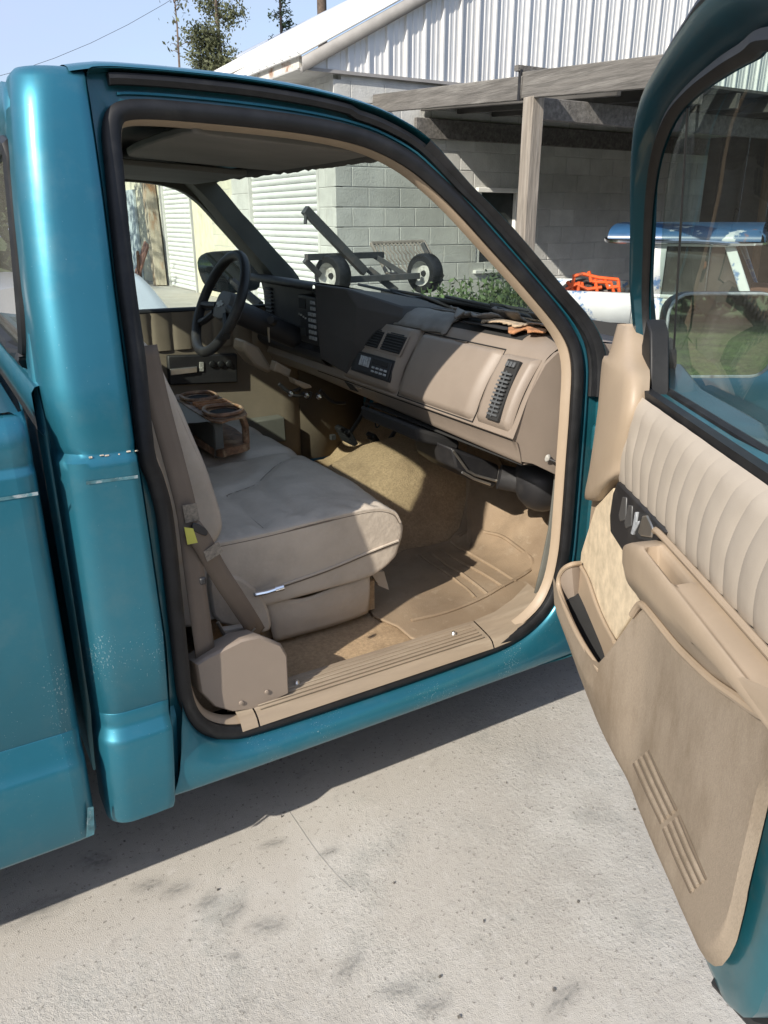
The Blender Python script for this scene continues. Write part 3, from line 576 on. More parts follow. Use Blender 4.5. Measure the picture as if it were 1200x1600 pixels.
# fold-down armrest with its broken cup tray
arm = ob('armrest', *patch([[V((x, y, z)) for x, z in ((.44, .77), (.45, .86), (.50, .885), (.60, .89), (.70, .885), (.745, .88), (.752, .84), (.75, .765))] for y in (.845, .85, .95, 1.15, 1.25, 1.255)], 2, 2), mat('armrest_leather', (.2, .175, .14), rough=.6), T, sharp=60)
M['brownpl'] = mat('cracked_brown_plastic', (.235, .125, .07), rough=.45, var=.5, vscale=30, dirt=[((.5, .36, .22), 16, .5, .65, .7)])
ct = ob('cup_tray', *prismm(CR([V((x, y, .878)) for x, y in ((.745, .85), (.80, .84), (.86, .86), (.885, .93), (.89, 1.1), (.87, 1.22), (.80, 1.26), (.745, 1.255))], 2, True), (0, 0, .006)), M['brownpl'], T)
def ringtube(pts, r, m, par, name): return ob(name, *tubem(CR([V(p) for p in pts], 3, True), r, n=7, closed=True), m, par)
ringtube([(.765, .87, .893), (.82, .865, .893), (.865, .90, .893), (.872, .96, .893), (.84, 1.0, .893), (.78, 1.0, .893), (.755, .94, .893)], .007, M['brownpl'], ct, 'tray_rim')
ringtube([(.765, 1.12, .893), (.82, 1.11, .893), (.865, 1.14, .893), (.86, 1.22, .893), (.80, 1.235, .893), (.757, 1.2, .893)], .007, M['brownpl'], ct, 'tray_rim')
ob('cup_hole_dark', *lathem((.815, .935, .8855), (0, 0, 1), [(.0, 0), (.042, 0), (.044, .002)], 16), M['undark'], ct)  # black discs paint the dark inside of the cup holes
ob('cup_hole_dark', *lathem((.815, 1.175, .8855), (0, 0, 1), [(.0, 0), (.040, 0), (.042, .002)], 16), M['undark'], ct)
for y in (1.025, 1.055, 1.085): ob('tray_bar', *boxm((.815, y, .889), (.105, .010, .010)), M['rawfoam'], ct)
for y in (1.04, 1.07): ob('tray_slot_dark', *boxm((.825, y, .8865), (.06, .016, .004)), M['undark'], ct)  # black strips paint the dark inside of the slots
ob('tray_lower_lip', *prismm(CR([V((x, y, .768)) for x, y in ((.75, .86), (.80, .846), (.86, .862), (.885, .93), (.885, 1.2), (.75, 1.24))], 2, True), (0, 0, .024)), M['brownpl'], T)
ob('tray_back_post', *boxm((.765, 1.04, .835), (.03, .38, .09)), M['dtrim'], T)
for x, y in ((.865, .88), (.872, 1.18)): ob('broken_post', *tubem([V((x, y, .79)), V((x+.004, y+.01, .84)), V((x-.01, y, .88))], .012, n=7), M['brownpl'], T)

for o_ in bpy.data.objects:
    if o_.parent == T and o_.name.split('.')[0] in ('armrest', 'cup_tray', 'tray_lower_lip', 'tray_back_post', 'broken_post'): o_.location = (-.035, .02, .012)
# --- seat belts
def ribbon(name, path, wv, m, par, th=.0022):
    pts = CR(path, 5); 
    return ob(name, *loft([[p-V(wv)*.5, p-V(wv)*.18+V((0, -.001, 0)), p+V(wv)*.18+V((0, -.001, 0)), p+V(wv)*.5] for p in pts]), m, par, solid=th)
b1 = ribbon('shoulder_belt', [P(321, 1022, y=.085), P(311, 950, y=.105), P(303, 890, y=.125), P(297, 840, y=.14), P(290, 790, y=.15), P(272, 720, y=.16), P(248, 630, y=.17), P(228, 540, y=.18)], (.046, .012, 0), M['belt'], T)
b2 = ribbon('lap_belt', [P(300, 826, y=.128), P(318, 850, y=.130), P(340, 892, y=.14), P(368, 935, y=.155), P(392, 972, y=.18), P(404, 992, y=.22)], (.036, .008, .028), M['belt'], T)
ob('belt_loop', *prismm(CR([P(*q, y=.125) for q in ((301, 818), (312, 820), (325, 830), (322, 838), (306, 832), (300, 828))], 2, True), (0, .006, 0)), M['black'], b1, bev=.002)
ob('belt_tag', *prismm([P(*q, y=.120) for q in ((288, 824), (302, 826), (309, 848), (293, 851))], (0, .002, 0)), M['yellow'], b1)
ob('belt_print', *prismm([P(*q, y=.143-.006) for q in ((285, 790), (307, 786), (312, 812), (290, 818))], (0, .001, 0)), mat('washed_out_label', (.27, .235, .19), rough=.9, var=.3, vscale=160), b1)
ob('belt_print', *prismm([P(*q, y=.1265) for q in ((318, 862), (341, 846), (349, 862), (324, 878))], (0, .001, 0)), bpy.data.materials['washed_out_label'], b2)
ob('belt_anchor', *prismm([P(*q, y=.2) for q in ((345, 985), (398, 977), (400, 985), (392, 990), (350, 997))], (0, .02, 0)), M['vinyl'], T, bev=.003)
ob('anchor_bracket', *tubem([P(340, 972, y=.19), P(352, 993, y=.19), P(392, 988, y=.19), P(398, 981, y=.19)], .004, n=6), M['metal'], T)

# --- dashboard
M['btn'] = mat('grey_button', (.09, .095, .1), rough=.5, var=.2)
def dprof(y):
    k = max(0, min(1, (y-.12)/1.3)); e = max(0, 1-(y-.115)/.10) if y < .215 else 0
    return [(1.62, 1.16), (1.50, 1.182-.01*e), (1.43, 1.186-.016*e), (1.385, 1.170-.018*e), (1.355, 1.135-.01*e), (1.315, 1.05), (1.285, .975), (1.272, .945), (1.270, .937), (1.282, .930), (1.296, .895+.01*k), (1.302, .872+.03*k), (1.312, .862+.03*k), (1.335, .862+.03*k), (1.5, .85)]
ysd = [.115, .13, .16, .22, .3, .4, .5, .6, .7, .8, .9, 1.0, 1.2, 1.4, 1.6, 1.775]
secs = [CR([V((x, y, z)) for x, z in dprof(y)], 3) for y in ysd]
vs, fs = loft(secs)
dash = ob('dashboard', vs, fs, M['beige_d'], T, sharp=50)
endc = [V((x, .125-(x-1.27)*.22, z)) for x, z in dprof(.115)[:-3]+[(1.34, .862), (1.40, .83), (1.45, .80), (1.52, .80), (1.62, .9)]]
ob('dash_end_cap', *prismm(endc, (0, .012, 0)), M['beige_d'], dash)
ob('end_cap_screw', *lathem(P(856, 716, y=.092), (0, -1, 0), [(0, .006), (.007, .004), (.011, 0)], 12), M['label'], dash)
ob('door_switch_plunger', *tubem([P(858, 717, y=.09), P(867, 721, y=.078)], .004, n=8), M['black'], dash)
A3, A6 = V((1.355, 0, 1.135)), V((1.272, 0, .945)); FN = V((-.916, 0, .400)); FL = (A6-A3).length
def face(y, v, off=0): return A3+(A6-A3)*v+FN*(off+.012*math.sin(math.pi*v))+V((0, y, 0))
def panel(name, y0, y1, v0, v1, h, m, par, n=14, rnd=8, taper=0):
    rows = []
    for j in range(n+1):
        b = j/n; r_ = []
        for i in range(n+1):
            a = i/n; e = (1-abs(2*a-1)**rnd)*(1-abs(2*b-1)**rnd)
            r_.append(face(lerp(y0, y1, a)+taper*b, lerp(v0, v1, b), -.004+(h+.004)*min(1, e*2.5)))
        rows.append(r_)
    return ob(name, *loft(rows), m, par, sharp=70)
panel('glove_box_door', .275, .665, -.02, .985, .016, M['beige_d'], dash, 22, 24, .02)
vp = panel('side_vent_bezel', .125, .262, -.0, .975, .016, M['beige_d'], dash, 16, 16, .01)
bz = panel('center_bezel', .685, 1.03, -.06, 1.0, .026, M['beige_d'], dash, 22, 16, .02)
# gap line round the glove box
gl = [face(y, v, .002) for y, v in ((.27, -.03), (.67, -.03), (.692, 1.0), (.292, 1.0))]
ob('glove_box_gap', *tubem(gl, .0022, n=5, closed=True), M['undark'], dash)
# side vent: recess, frame, slats
def fbox(name, y0, y1, v0, v1, o0, o1, m, par, bev=.002):
    q = [face(y0, v0, o0), face(y1, v0, o0), face(y1, v1, o0), face(y0, v1, o0)]
    return ob(name, *prismm(q, FN*(o1-o0)), m, par, bev=bev)
sv = fbox('air_vent', .163, .212, .10, .90, .006, .0285, M['undark'], vp)
for k in range(11): fbox('vent_slat', .167, .208, .28+.054*k, .305+.054*k, .0275, .031, M['btn'], vp, 0)
for k in range(3): fbox('vent_knob', .170+.013*k, .179+.013*k, .13, .20, .0275, .033, M['btn'], vp, .001)
ob('vent_divider', *tubem([face(.1875, .26, .032), face(.1875, .86, .032)], .002, n=5), M['btn'], vp)
ob('dash_label', *prismm([P(*q, x=1.345) for q in ((712, 531), (729, 534), (722, 539), (706, 536))], (.004, 0, 0)), M['beige_d'], dash)
# centre vents and the radio
for y0, y1 in ((.705, .825), (.845, .955)):
    fbox('vent_frame', y0-.006, y1+.006, .10, .44, .024, .029, M['beige_d'], bz)
    fbox('air_vent', y0, y1, .13, .41, .026, .031, M['undark'], bz)
    for k in range(6): fbox('vent_slat', y0+.003, y1-.003, .15+.045*k, .165+.045*k, .030, .034, M['black'], bz, 0)
    fbox('vent_trim', y0+.02, y1-.02, .105, .125, .029, .031, M['black'], bz, 0)
rd = fbox('radio_recess', .715, .975, .52, .86, .022, .030, M['black'], bz)
fbox('radio_face', .722, .945, .56, .83, .029, .034, M['dashblack'], bz)
M['radiogrey'] = mat('radio_button_grey', (.38, .4, .42), rough=.5, var=.25, vscale=60)
for k in range(5): fbox('radio_button', .852+.014*k, .861+.014*k, .58, .74, .033, .037, M['radiogrey'], bz, .001)
for k in range(4):
    for j in range(2): fbox('radio_button', .735+.026*k, .751+.026*k, .70+.06*j, .73+.06*j, .033, .037, M['radiogrey'], bz, .001)
fbox('radio_display', .74, .84, .58, .66, .033, .0355, M['undark'], bz)
# cracked pad on top of the dash: separate curled pieces over a black sheet that paints the shade in the cracks
def top(x, y): return interp([(1.355, 1.135), (1.385, 1.170), (1.43, 1.186), (1.50, 1.182), (1.62, 1.162), (1.75, 1.15)], x)
ob('crack_shade_sheet', *loft([[V((x, y, top(x, y)+.003)) for x in (1.375, 1.39, 1.43, 1.5, 1.56+.12*math.sin(math.pi*max(0, (y-.1)/1.7)), 1.585+.12*math.sin(math.pi*max(0, (y-.1)/1.7)))] for y in [.235+.051*k for k in range(31)]]), M['undark'], dash)  # black sheet, its colour stands for shade between the pad pieces
def padpiece(y0, y1, x0, x1, m, lift=0, jag=.012, name='dash_pad_piece', sd=0, far=False):
    n = 14; rows = []
    ext = lambda y: .125*math.sin(math.pi*max(0, min(1, (y-.1)/1.7)))
    for j in range(9):
        b = j/8; r_ = []
        for i in range(n+1):
            a = i/n; y = lerp(y0, y1, a)
            ja = jag*noise.noise(V((y*31, sd, x0*9)))+jag*.5*noise.noise(V((y*90, sd, 1)))
            jb = jag*noise.noise(V((y*31, sd, x1*9)))+jag*.5*noise.noise(V((y*90, sd, 3)))
            xa, xb = x0+ext(y)*(x0-1.38)/.2+ja, x1+ext(y)*(x1-1.38)/.2+jb
            x = lerp(xa, xb, b)
            yy = y+jag*.8*noise.noise(V((x*40, a if a in (0, 1) else .5, sd)))*(1 if i in (0, n) else 0)
            r_.append(V((x, yy, top(x, y)+.007+lift*((1-b)**2+.25)+.003*noise.noise(V((x*20, y*14, sd))))))
        rows.append(r_)
    return ob(name, *loft(rows), m, dash, solid=.005, sharp=60)
k = 0
for y0, y1, x0, x1, lift in ((.56, .95, 1.362, 1.435, .004), (.955, 1.03, 1.37, 1.44, .002), (.60, .83, 1.442, 1.485, .004), (.84, 1.22, 1.443, 1.49, .004), (.40, .62, 1.493, 1.53, .007), (.63, .94, 1.494, 1.535, .004), (.95, 1.3, 1.496, 1.54, .004), (.36, .7, 1.537, 1.575, .005), (.71, 1.25, 1.542, 1.58, .003), (.46, .59, 1.44, 1.486, .010), (1.3, 1.75, 1.44, 1.57, .002)):
    padpiece(y0, y1, x0, x1, M['pad'], lift, .010, sd=k); k += 3
padpiece(.40, .60, 1.385, 1.43, M['pad'], .03, .035, sd=71)
padpiece(.33, .47, 1.43, 1.47, M['pad'], .03, .03, sd=90)
padpiece(.28, .36, 1.47, 1.52, M['pad'], .028, .02, sd=93)
padpiece(.27, .43, 1.395, 1.47, M['foam'], .016, .022, name='torn_foam', sd=75)
padpiece(.30, .46, 1.478, 1.53, M['foam'], .014, .016, name='torn_foam', sd=78)
padpiece(.19, .30, 1.385, 1.43, M['rawfoam'], .016, .022, name='torn_foam', sd=81)
padpiece(.145, .285, 1.425, 1.57, M['beige_d'], .012, .012, sd=84)
padpiece(.29, .40, 1.537, 1.60, M['pad'], .012, .012, sd=97)
ob('dash_hole_dark', *prismm([V((x, y, 1.1895)) for x, y in ((1.372, .30), (1.40, .28), (1.41, .42), (1.375, .5))], (0, 0, .003)), M['undark'], dash)  # black plate paints the dark inside of the torn hole
# underside of the dash, ashtray, lower trim
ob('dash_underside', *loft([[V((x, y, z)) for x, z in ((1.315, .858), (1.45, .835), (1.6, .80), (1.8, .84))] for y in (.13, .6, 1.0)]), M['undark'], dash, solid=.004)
low = lambda y, v, o=0: V((lerp(1.284, 1.300, v)-o, y, lerp(.928, .885+.02*((y-.12)/1.3), v)))
ob('lower_panel_seam', *tubem([low(.13, -.02, -.001), low(.6, -.02, -.001), low(1.05, -.02, -.001), low(1.3, -.02, -.001)], .003, n=5), M['undark'], dash)
ash = ob('ashtray_door', *prismm([low(.86, .08, .003), low(1.07, .08, .003), low(1.07, .9, .003), low(.86, .9, .003)], (.012, 0, 0)), M['beige_d'], dash, bev=.003)
ob('ashtray_pull', *prismm([low(.96, .3, .008), low(1.0, .3, .008), low(1.0, .5, .008), low(.96, .5, .008)], (.01, 0, 0)), M['beige'], ash, bev=.003)
ob('broken_gap_dark', *prismm([low(1.02, .2, .006), low(1.075, .1, .006), low(1.06, 1.1, .006), low(1.0, 1.0, .006)], (.01, 0, 0)), M['undark'], dash)  # black plate paints the dark behind the broken trim
# black heater box with metal bracket, blower housing
hb = ob('heater_box', *prismm([P(*q, y=.42) for q in ((706, 700), (780, 727), (784, 748), (770, 764), (735, 750), (712, 733))], (0, .22, 0)), M['black'], T, bev=.008)
ob('heater_bracket', *tubem([P(*q, y=.412) for q in ((708, 704), (730, 735), (742, 742), (777, 752), (781, 733))], .004, n=6), M['metal'], hb)
ob('heater_bracket', *tubem([P(*q, y=.41) for q in ((722, 738), (740, 748), (766, 757))], .004, n=6), M['metal'], hb)
ob('heater_duct', *prismm([P(*q, y=.5) for q in ((650, 668), (720, 690), (716, 706), (652, 690))], (0, .35, 0)), M['undark'], T, bev=.01)
ob('blower_housing', *lathem(P(846, 764, y=.30), (.2, .3, -1), [(0, -.1), (.06, -.1), (.085, -.07), (.085, -.01), (.075, .02), (.055, .045), (.03, .055), (0, .058)], 24), M['black'], T, sharp=60)
ob('blower_duct', *tubem([P(780, 745, y=.38), P(815, 752, y=.34), P(840, 760, y=.3)], .04, n=10), M['black'], T)
# --- instrument binnacle and driver side of the dash
bp = [(1.55, 1.19), (1.40, 1.235), (1.25, 1.262), (1.215, 1.262), (1.205, 1.25), (1.215, 1.236), (1.262, 1.226), (1.272, 1.13), (1.262, 1.03), (1.235, 1.015), (1.235, .99), (1.27, .965), (1.33, .955), (1.5, .95)]
wing = [(1.55, 1.186), (1.45, 1.19), (1.40, 1.185), (1.38, 1.172), (1.37, 1.16), (1.365, 1.15), (1.36, 1.14), (1.335, 1.10), (1.31, 1.04), (1.305, 1.02), (1.30, 1.01), (1.295, 1.0), (1.33, .99), (1.5, .98)]
wing2 = [(1.55, 1.192), (1.42, 1.225), (1.27, 1.252), (1.235, 1.25), (1.225, 1.235), (1.225, 1.2), (1.225, 1.16), (1.225, 1.10), (1.23, 1.02), (1.235, .985), (1.24, .97), (1.27, .955), (1.33, .953), (1.5, .95)]
secs = [CR([V((x, y, z)) for x, z in pr], 2) for y, pr in ((1.78, bp), (1.5, bp), (1.16, bp))]
bin_ = ob('instrument_binnacle', *loft(secs), M['dashblack'], T, sharp=40)
M['wing'] = mat('binnacle_side_plastic', (.05, .046, .045), rough=.6, var=.1, bump=.25, bscale=800, bdist=.001)
wl0 = [V((1.212, 1.158, 1.262)), V((1.214, 1.155, 1.20)), V((1.216, 1.15, 1.10)), V((1.222, 1.145, 1.0))]
wl1 = [V((1.245, .985, 1.257)), V((1.262, .94, 1.2)), V((1.255, .95, 1.08)), V((1.25, 1.0, .965))]
wl2 = [V((1.375, .835, 1.205)), V((1.37, .825, 1.17)), V((1.335, .87, 1.08)), V((1.30, .96, .955))]
wtop = [V((1.55, 1.158, 1.21)), V((1.55, .985, 1.205)), V((1.55, .835, 1.19))]
vs_ = [wtop[0], wl0[0], wl0[1], wl0[2], wl0[3]], [wtop[1], wl1[0], wl1[1], wl1[2], wl1[3]], [wtop[2], wl2[0], wl2[1], wl2[2], wl2[3]]
wing_ = [[*r_, r_[-1]+V((.12, 0, 0))] for r_ in vs_]
wing_.append([p+V((.06, -.02, -.03)) for p in wing_[-1]])
ob('binnacle_wing', *loft(wing_), M['wing'], bin_, sharp=25, bev=.006)
M['btn3'] = mat('pale_grey_button', (.3, .31, .32), rough=.5, var=.2)
cpn = lambda y, z, o=0: V((1.262+(1.226-z)*.02-.046-o, y, z))
cp = ob('climate_panel', *prismm([cpn(1.155, 1.215), cpn(1.31, 1.215), cpn(1.31, 1.045), cpn(1.155, 1.045)], (.05, 0, 0)), M['black'], bin_, bev=.004)
for r_ in range(7):
    for c_ in range(2 if r_ < 2 else 3):
        z = 1.195-.021*r_; y = 1.172+.022*c_
        ob('button', *boxm(cpn(y, z, .002), (.006, .015, .012)), M['btn3'], cp, bev=.001)
ob('display', *boxm(cpn(1.275, 1.185, .0005), (.004, .055, .035)), M['undark'], cp)
ob('display', *boxm(cpn(1.275, 1.085, .0005), (.004, .055, .03)), M['undark'], cp)
for y in (1.25, 1.268, 1.286, 1.302): ob('button', *boxm(cpn(y, 1.14+.006*math.sin(y*300), .002), (.005, .006, .006)), M['label'], cp)
for k in range(8): ob('vent_slat', *boxm((1.262, 1.70, 1.10+.015*k), (.012, .06, .006), Matrix.Rotation(.4, 3, 'Y')), M['black'], bin_)
ob('gauge_lens', *prismm([V((1.275, y, z)) for y, z in ((1.33, 1.06), (1.62, 1.06), (1.62, 1.215), (1.33, 1.215))], (.004, 0, 0)), M['undark'], bin_)
# steering column and wheel
WC = V((.952, 1.42, 1.185)); WN = V((-.9, 0, .436)).normalized(); WU = V((.436, 0, .9)).normalized(); WV = V((0, 1, 0))
ob('steering_column', *tubem([WC-WN*.05, WC-WN*.14, WC-WN*.25, WC-WN*.42], 0, prof=[(math.cos(a)*.055, math.sin(a)*.05) for a in [k*math.pi/6 for k in range(12)]], scale=lambda t: .8), M['dashblack'], T)
sw = ob('steering_wheel', *tubem([WC+WU*math.cos(a)*.185+WV*math.sin(a)*.185 for a in [2*math.pi*k/48 for k in range(48)]], .0185, n=12, closed=True), M['black'], T)
hubo = [WC+WU*(v)+WV*(u)-WN*.03 for u, v in rrect(.15, .11, .04, 5)]
ce = sum(hubo, V())/len(hubo)
vs, fs = loft([[ce+(p-ce)*1.1-WN*.03 for p in hubo], hubo, [ce+(p-ce)*.9+WN*.022 for p in hubo], [ce+(p-ce)*.4+WN*.028 for p in hubo]], True); fs.append(tuple(range(3*len(hubo), 4*len(hubo))))
hub = ob('wheel_hub', vs, fs, mat('grey_hub_vinyl', (.09, .09, .09), rough=.5), sw, sharp=60)
# emblem: cross-bar shape on the hub
em = [(-.032, -.006), (-.012, -.006), (-.010, -.013), (.014, -.013), (.012, -.006), (.032, -.006), (.028, .006), (.010, .006), (.008, .013), (-.016, .013), (-.014, .006), (-.036, .006)]
ob('hub_emblem', *prismm([ce+WN*.029+WV*u+WU*v for u, v in em], WN*.002), M['radiogrey'], hub)
for s in (-1, 1):
    for dv in (-.01, -.055):
        ob('wheel_spoke', *tubem([WC+WV*(s*.06)+WU*(dv*.6)-WN*.015, WC+WV*(s*.12)+WU*(dv*1.3)-WN*.012, WC+WV*(s*.178)+WU*(dv*1.9)], .014, n=8), M['black'], sw)
ob('turn_stalk', *tubem([WC-WN*.12+WV*.04, WC-WN*.10+WV*.16], .008), M['black'], T)
# hanging keys
ob('ignition_lock', *lathem(V((1.13, 1.35, 1.12)), (-.6, -.6, .2), [(0, .03), (.014, .028), (.018, 0)], 12), M['dashblack'], T)
ob('key', *prismm([V((1.10, 1.325, 1.10)), V((1.10, 1.34, 1.10)), V((1.10, 1.337, 1.045)), V((1.10, 1.328, 1.045))], (.003, 0, 0)), M['metal'], T)
# lower column shroud pieces, knee trim and the open harness below
ob('column_lower_cover', *prismm([P(*q, y=1.40) for q in ((383, 532), (405, 543), (427, 578), (420, 584), (398, 571), (380, 548))], (0, .12, 0)), M['beige'], T, bev=.01)
ob('knee_trim', *prismm([P(*q, y=1.30) for q in ((432, 565), (456, 578), (452, 590), (445, 586), (428, 580))], (0, .05, 0)), M['beige'], T, bev=.004)
ob('knee_trim', *prismm([P(*q, y=1.22) for q in ((460, 592), (486, 602), (488, 606), (476, 608), (462, 600))], (0, .06, 0)), M['beige'], T, bev=.004)
for q in (((436, 600), (452, 612), (470, 607)), ((445, 608), (460, 618), (480, 616)), ((474, 614), (482, 622), (486, 612)), ((495, 615), (500, 622), (503, 612)), ((500, 610), (520, 628), (540, 630))):
    ob('wire_loom', *tubem(CR([P(*p, y=1.28) for p in q], 4), .007, n=7), M['black'], T)
for c_ in ((455, 614), (480, 617), (499, 619)): ob('column_bolt', *lathem(P(*c_, y=1.25), (-.5, -.8, 0), [(0, .02), (.010, .018), (.012, .0)], 10), M['chrome'], T)
# pedals
for nm, c2, yy, sz, rx in (('brake_pedal', (541, 680), 1.42, (.022, .12, .075), -.5), ('accelerator_pedal', (595, 702), 1.20, (.02, .06, .17), -.6)):
    c_ = P(*c2, y=yy); Rm = Matrix.Rotation(rx, 3, 'Y')
    pd = ob(nm, *boxm(c_, sz, Rm), M['rubber'], T, bev=.005)
    ob('pedal_arm', *tubem(CR([c_+V((.02, .01, 0)), c_+V((.09, .01, .09)), c_+V((.15, .0, .25))], 4), .009, n=7), M['black'], pd)
    for k in range(5): ob('pedal_rib', *boxm(c_+Rm @ V((-.012, 0, -sz[2]*.38+sz[2]*.19*k)), (.004, sz[1]*.9, .006), Rm), M['rubber'], pd)
ob('floor_switch_wire', *tubem(CR([P(585, 652, y=1.25), P(588, 668, y=1.22), P(594, 662, y=1.2), P(592, 652, y=1.22)], 4), .003, n=5), M['black'], T)
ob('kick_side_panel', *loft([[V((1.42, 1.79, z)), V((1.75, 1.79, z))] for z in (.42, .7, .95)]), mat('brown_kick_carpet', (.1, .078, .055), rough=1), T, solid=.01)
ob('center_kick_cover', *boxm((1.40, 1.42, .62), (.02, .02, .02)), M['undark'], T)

# --- loose rubber mat on the passenger floor
MO = [(575, 947), (606, 873), (700, 848), (738, 812), (752, 783), (790, 782), (850, 812), (866, 836), (868, 885), (850, 915), (795, 962), (720, 985), (655, 1000), (620, 978)]
mo = [P(*q, z=.418) for q in MO]
mo = [V((min(p.x, 1.72), max(.125, p.y), 0)) for p in CR(mo, 3, True)]
mc_ = sum(mo, V())/len(mo); rings = []
for f in (1, .985, .9, .75, .55, .3, .1):
    rings.append([V((mc_.x+(p.x-mc_.x)*f, mc_.y+(p.y-mc_.y)*f, 0)) for p in mo])
def mz(p): return flz(p.x, p.y)+.009+.003*noise.noise(V((p.x*6, p.y*6, 4)))
for r_ in rings:
    for p in r_: p.z = mz(p)
vs, fs = loft(rings, True); fs.append(tuple(range(len(vs)-len(mo), len(vs))))
fm = tag(ob('floor_mat', vs, fs, M['mat'], None, solid=.006, sharp=60), 'dusty brown ribbed rubber floor mat on the passenger side carpet', 'floor mat')
def onmat(qs, r, nm='mat_ridge', cl=False):
    pts = CR([P(*q, z=.42) for q in qs], 6, cl)
    for p in pts: p.x = min(p.x, 1.7); p.z = mz(p)+.0035
    ob(nm, *tubem(pts, r, n=6, closed=cl), M['mat'], fm)
onmat([(643, 970), (700, 955), (760, 930), (805, 905), (828, 890), (831, 883), (815, 872), (780, 850), (738, 836), (715, 842)], .007)
onmat([(705, 848), (735, 865), (775, 888), (806, 908)], .0055)
onmat([(690, 858), (725, 880), (765, 903), (787, 918)], .0055)
onmat([(672, 862), (705, 886), (740, 910), (764, 930)], .0065)
onmat([(655, 866), (690, 890), (725, 915), (742, 932)], .005)
# ================================================================== OPEN PASSENGER DOOR
AL = R(59); DDIR = V((-math.cos(AL), -math.sin(AL), 0)); DN = V((-math.sin(AL), math.cos(AL), 0)); HG = V((1.452, 0, 0))
def DW(s, t, z): return HG+DDIR*s+DN*t+V((0, 0, z))
def DP(px, py, t=0.0):
    p = P(px, py, n=DN, d=DN.dot(HG)+t); return ((p-HG).dot(DDIR), p.z)
TZ = [(1.13, -.02), (1.29, -.005), (1.4, .03), (1.517, .075), (1.614, .12), (1.73, .157)]
def tz(z): return interp(TZ, z)
def DPz(px, py, off=0):
    t = 0
    for _ in range(30): t = .5*t+.5*(tz(DP(px, py, t)[1])+off)
    s, z = DP(px, py, t); return V(DW(s, t, z))
# shell: slab with rounded rear lower corner
so = [(.05, .60), (.06, .45), (.10, .345), (.2, .322), (.6, .315), (1.02, .315), (1.09, .33), (1.135, .375), (1.15, .45), (1.165, .7), (1.205, .95), (1.205, 1.135), (.7, 1.135), (.30, 1.135), (.05, 1.135)]
sc = CR([V((a, b, 0)) for a, b in so], 2, True)
rings = [[DW(p.x, t, p.y) for p in sc] for t in (-.125, -.12, .0)]
cc = V((.6, .75, 0))
r0 = [DW(cc.x+(p.x-cc.x)*.985, -.132, cc.y+(p.y-cc.y)*.985) for p in sc]
r3 = [DW(cc.x+(p.x-cc.x)*.985, .008, cc.y+(p.y-cc.y)*.985) for p in sc]
r4 = [DW(cc.x+(p.x-cc.x)*.945, .012, cc.y+(p.y-cc.y)*.95) for p in sc]
vs, fs = loft([r0]+rings+[r3, r4], True); n_ = len(sc); fs += [tuple(range(n_)), tuple(range(len(vs)-n_, len(vs)))]
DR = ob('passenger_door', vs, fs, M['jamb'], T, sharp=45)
def dprism(name, pts, t0, t1, m, par=DR, bev=.003): return ob(name, *prismm([DW(s, t0, z) for s, z in pts], DN*(t1-t0)), m, par, bev=bev)
def dgrid(name, f, m, par=DR, nu=24, nv=16, sharp=60, solid=0): return ob(name, *loft([[DW(*f(i/nu, j/nv)) for i in range(nu+1)] for j in range(nv+1)]), m, par, sharp=sharp, solid=solid)
# carpeted lower panel
ZT = [(.05, .57), (.40, .562), (.46, .565), (.50, .58), (.62, .785), (.66, .80), (.83, .815), (.95, .835), (1.10, .88), (1.20, .92)]
ZB = [(.05, .56), (.08, .505), (.14, .475), (.2, .452), (.30, .408), (.40, .374), (.55, .360), (.73, .352), (.95, .346), (1.0, .350), (1.03, .360), (1.055, .378), (1.075, .405), (1.088, .44), (1.097, .48), (1.10, .54)]
def carp(u, v):
    se = 1.10+.09*max(0, min(1, (v-.6)/.4))**2; s = .05+(se-.05)*(1-(1-u)**2.2); z = lerp(interp(ZB, s), interp(ZT, s), v)
    t = .045+.048*max(0, min(1, (.66-s)/.22))*min(1, max(0, (z-.36)/.14))
    t -= .03*(1-min(1, v*9))**2*(1 if v < .112 else 0) + .02*max(0, min(1, (u-.97)/.03))**2
    t = max(t, .024)
    return s, t+.003*noise.noise(V((s*6, z*6, 0))), z
dgrid('carpet_panel', carp, M['doorcarpet'], nu=60, nv=26)
# moulded speaker slots: dark tubes paint the shade of grooves between low ridges
M['groove_shade'] = mat('carpet_groove_shade', (.12, .092, .066), rough=1)  # groove shade put into the colour
for k in range(7):
    a0 = (985+4*k, 1194-3.4*k); dark = k % 2 == 0
    for (qa, qb) in ((a0, (a0[0]+42, a0[1]+92)), ((a0[0]+46, a0[1]+102), (a0[0]+88, a0[1]+200))):
        pa, pb = DP(*qa, .052), DP(*qb, .052); tt = .0445 if dark else .0455
        ob('speaker_slot', *tubem([DW(pa[0], tt, pa[1]), DW((pa[0]+pb[0])/2, tt+.001, (pa[1]+pb[1])/2), DW(pb[0], tt, pb[1])], .0035 if dark else .0045, n=6), M['groove_shade'] if dark else M['doorcarpet'], DR)
# pale cloth panel
cl_ = [(908, 862), (930, 792), (958, 762), (966, 800), (990, 872), (1002, 936), (985, 962), (958, 1005), (930, 940), (906, 884)]
dprism('cloth_panel', [DP(*q, .034) for q in cl_], .0, .034, M['suede'])
dprism('trim_backing', [(.09, .50), (.30, .42), (1.07, .42), (1.07, 1.08), (.30, 1.08), (.09, 1.0)], .0, .022, M['beige'])
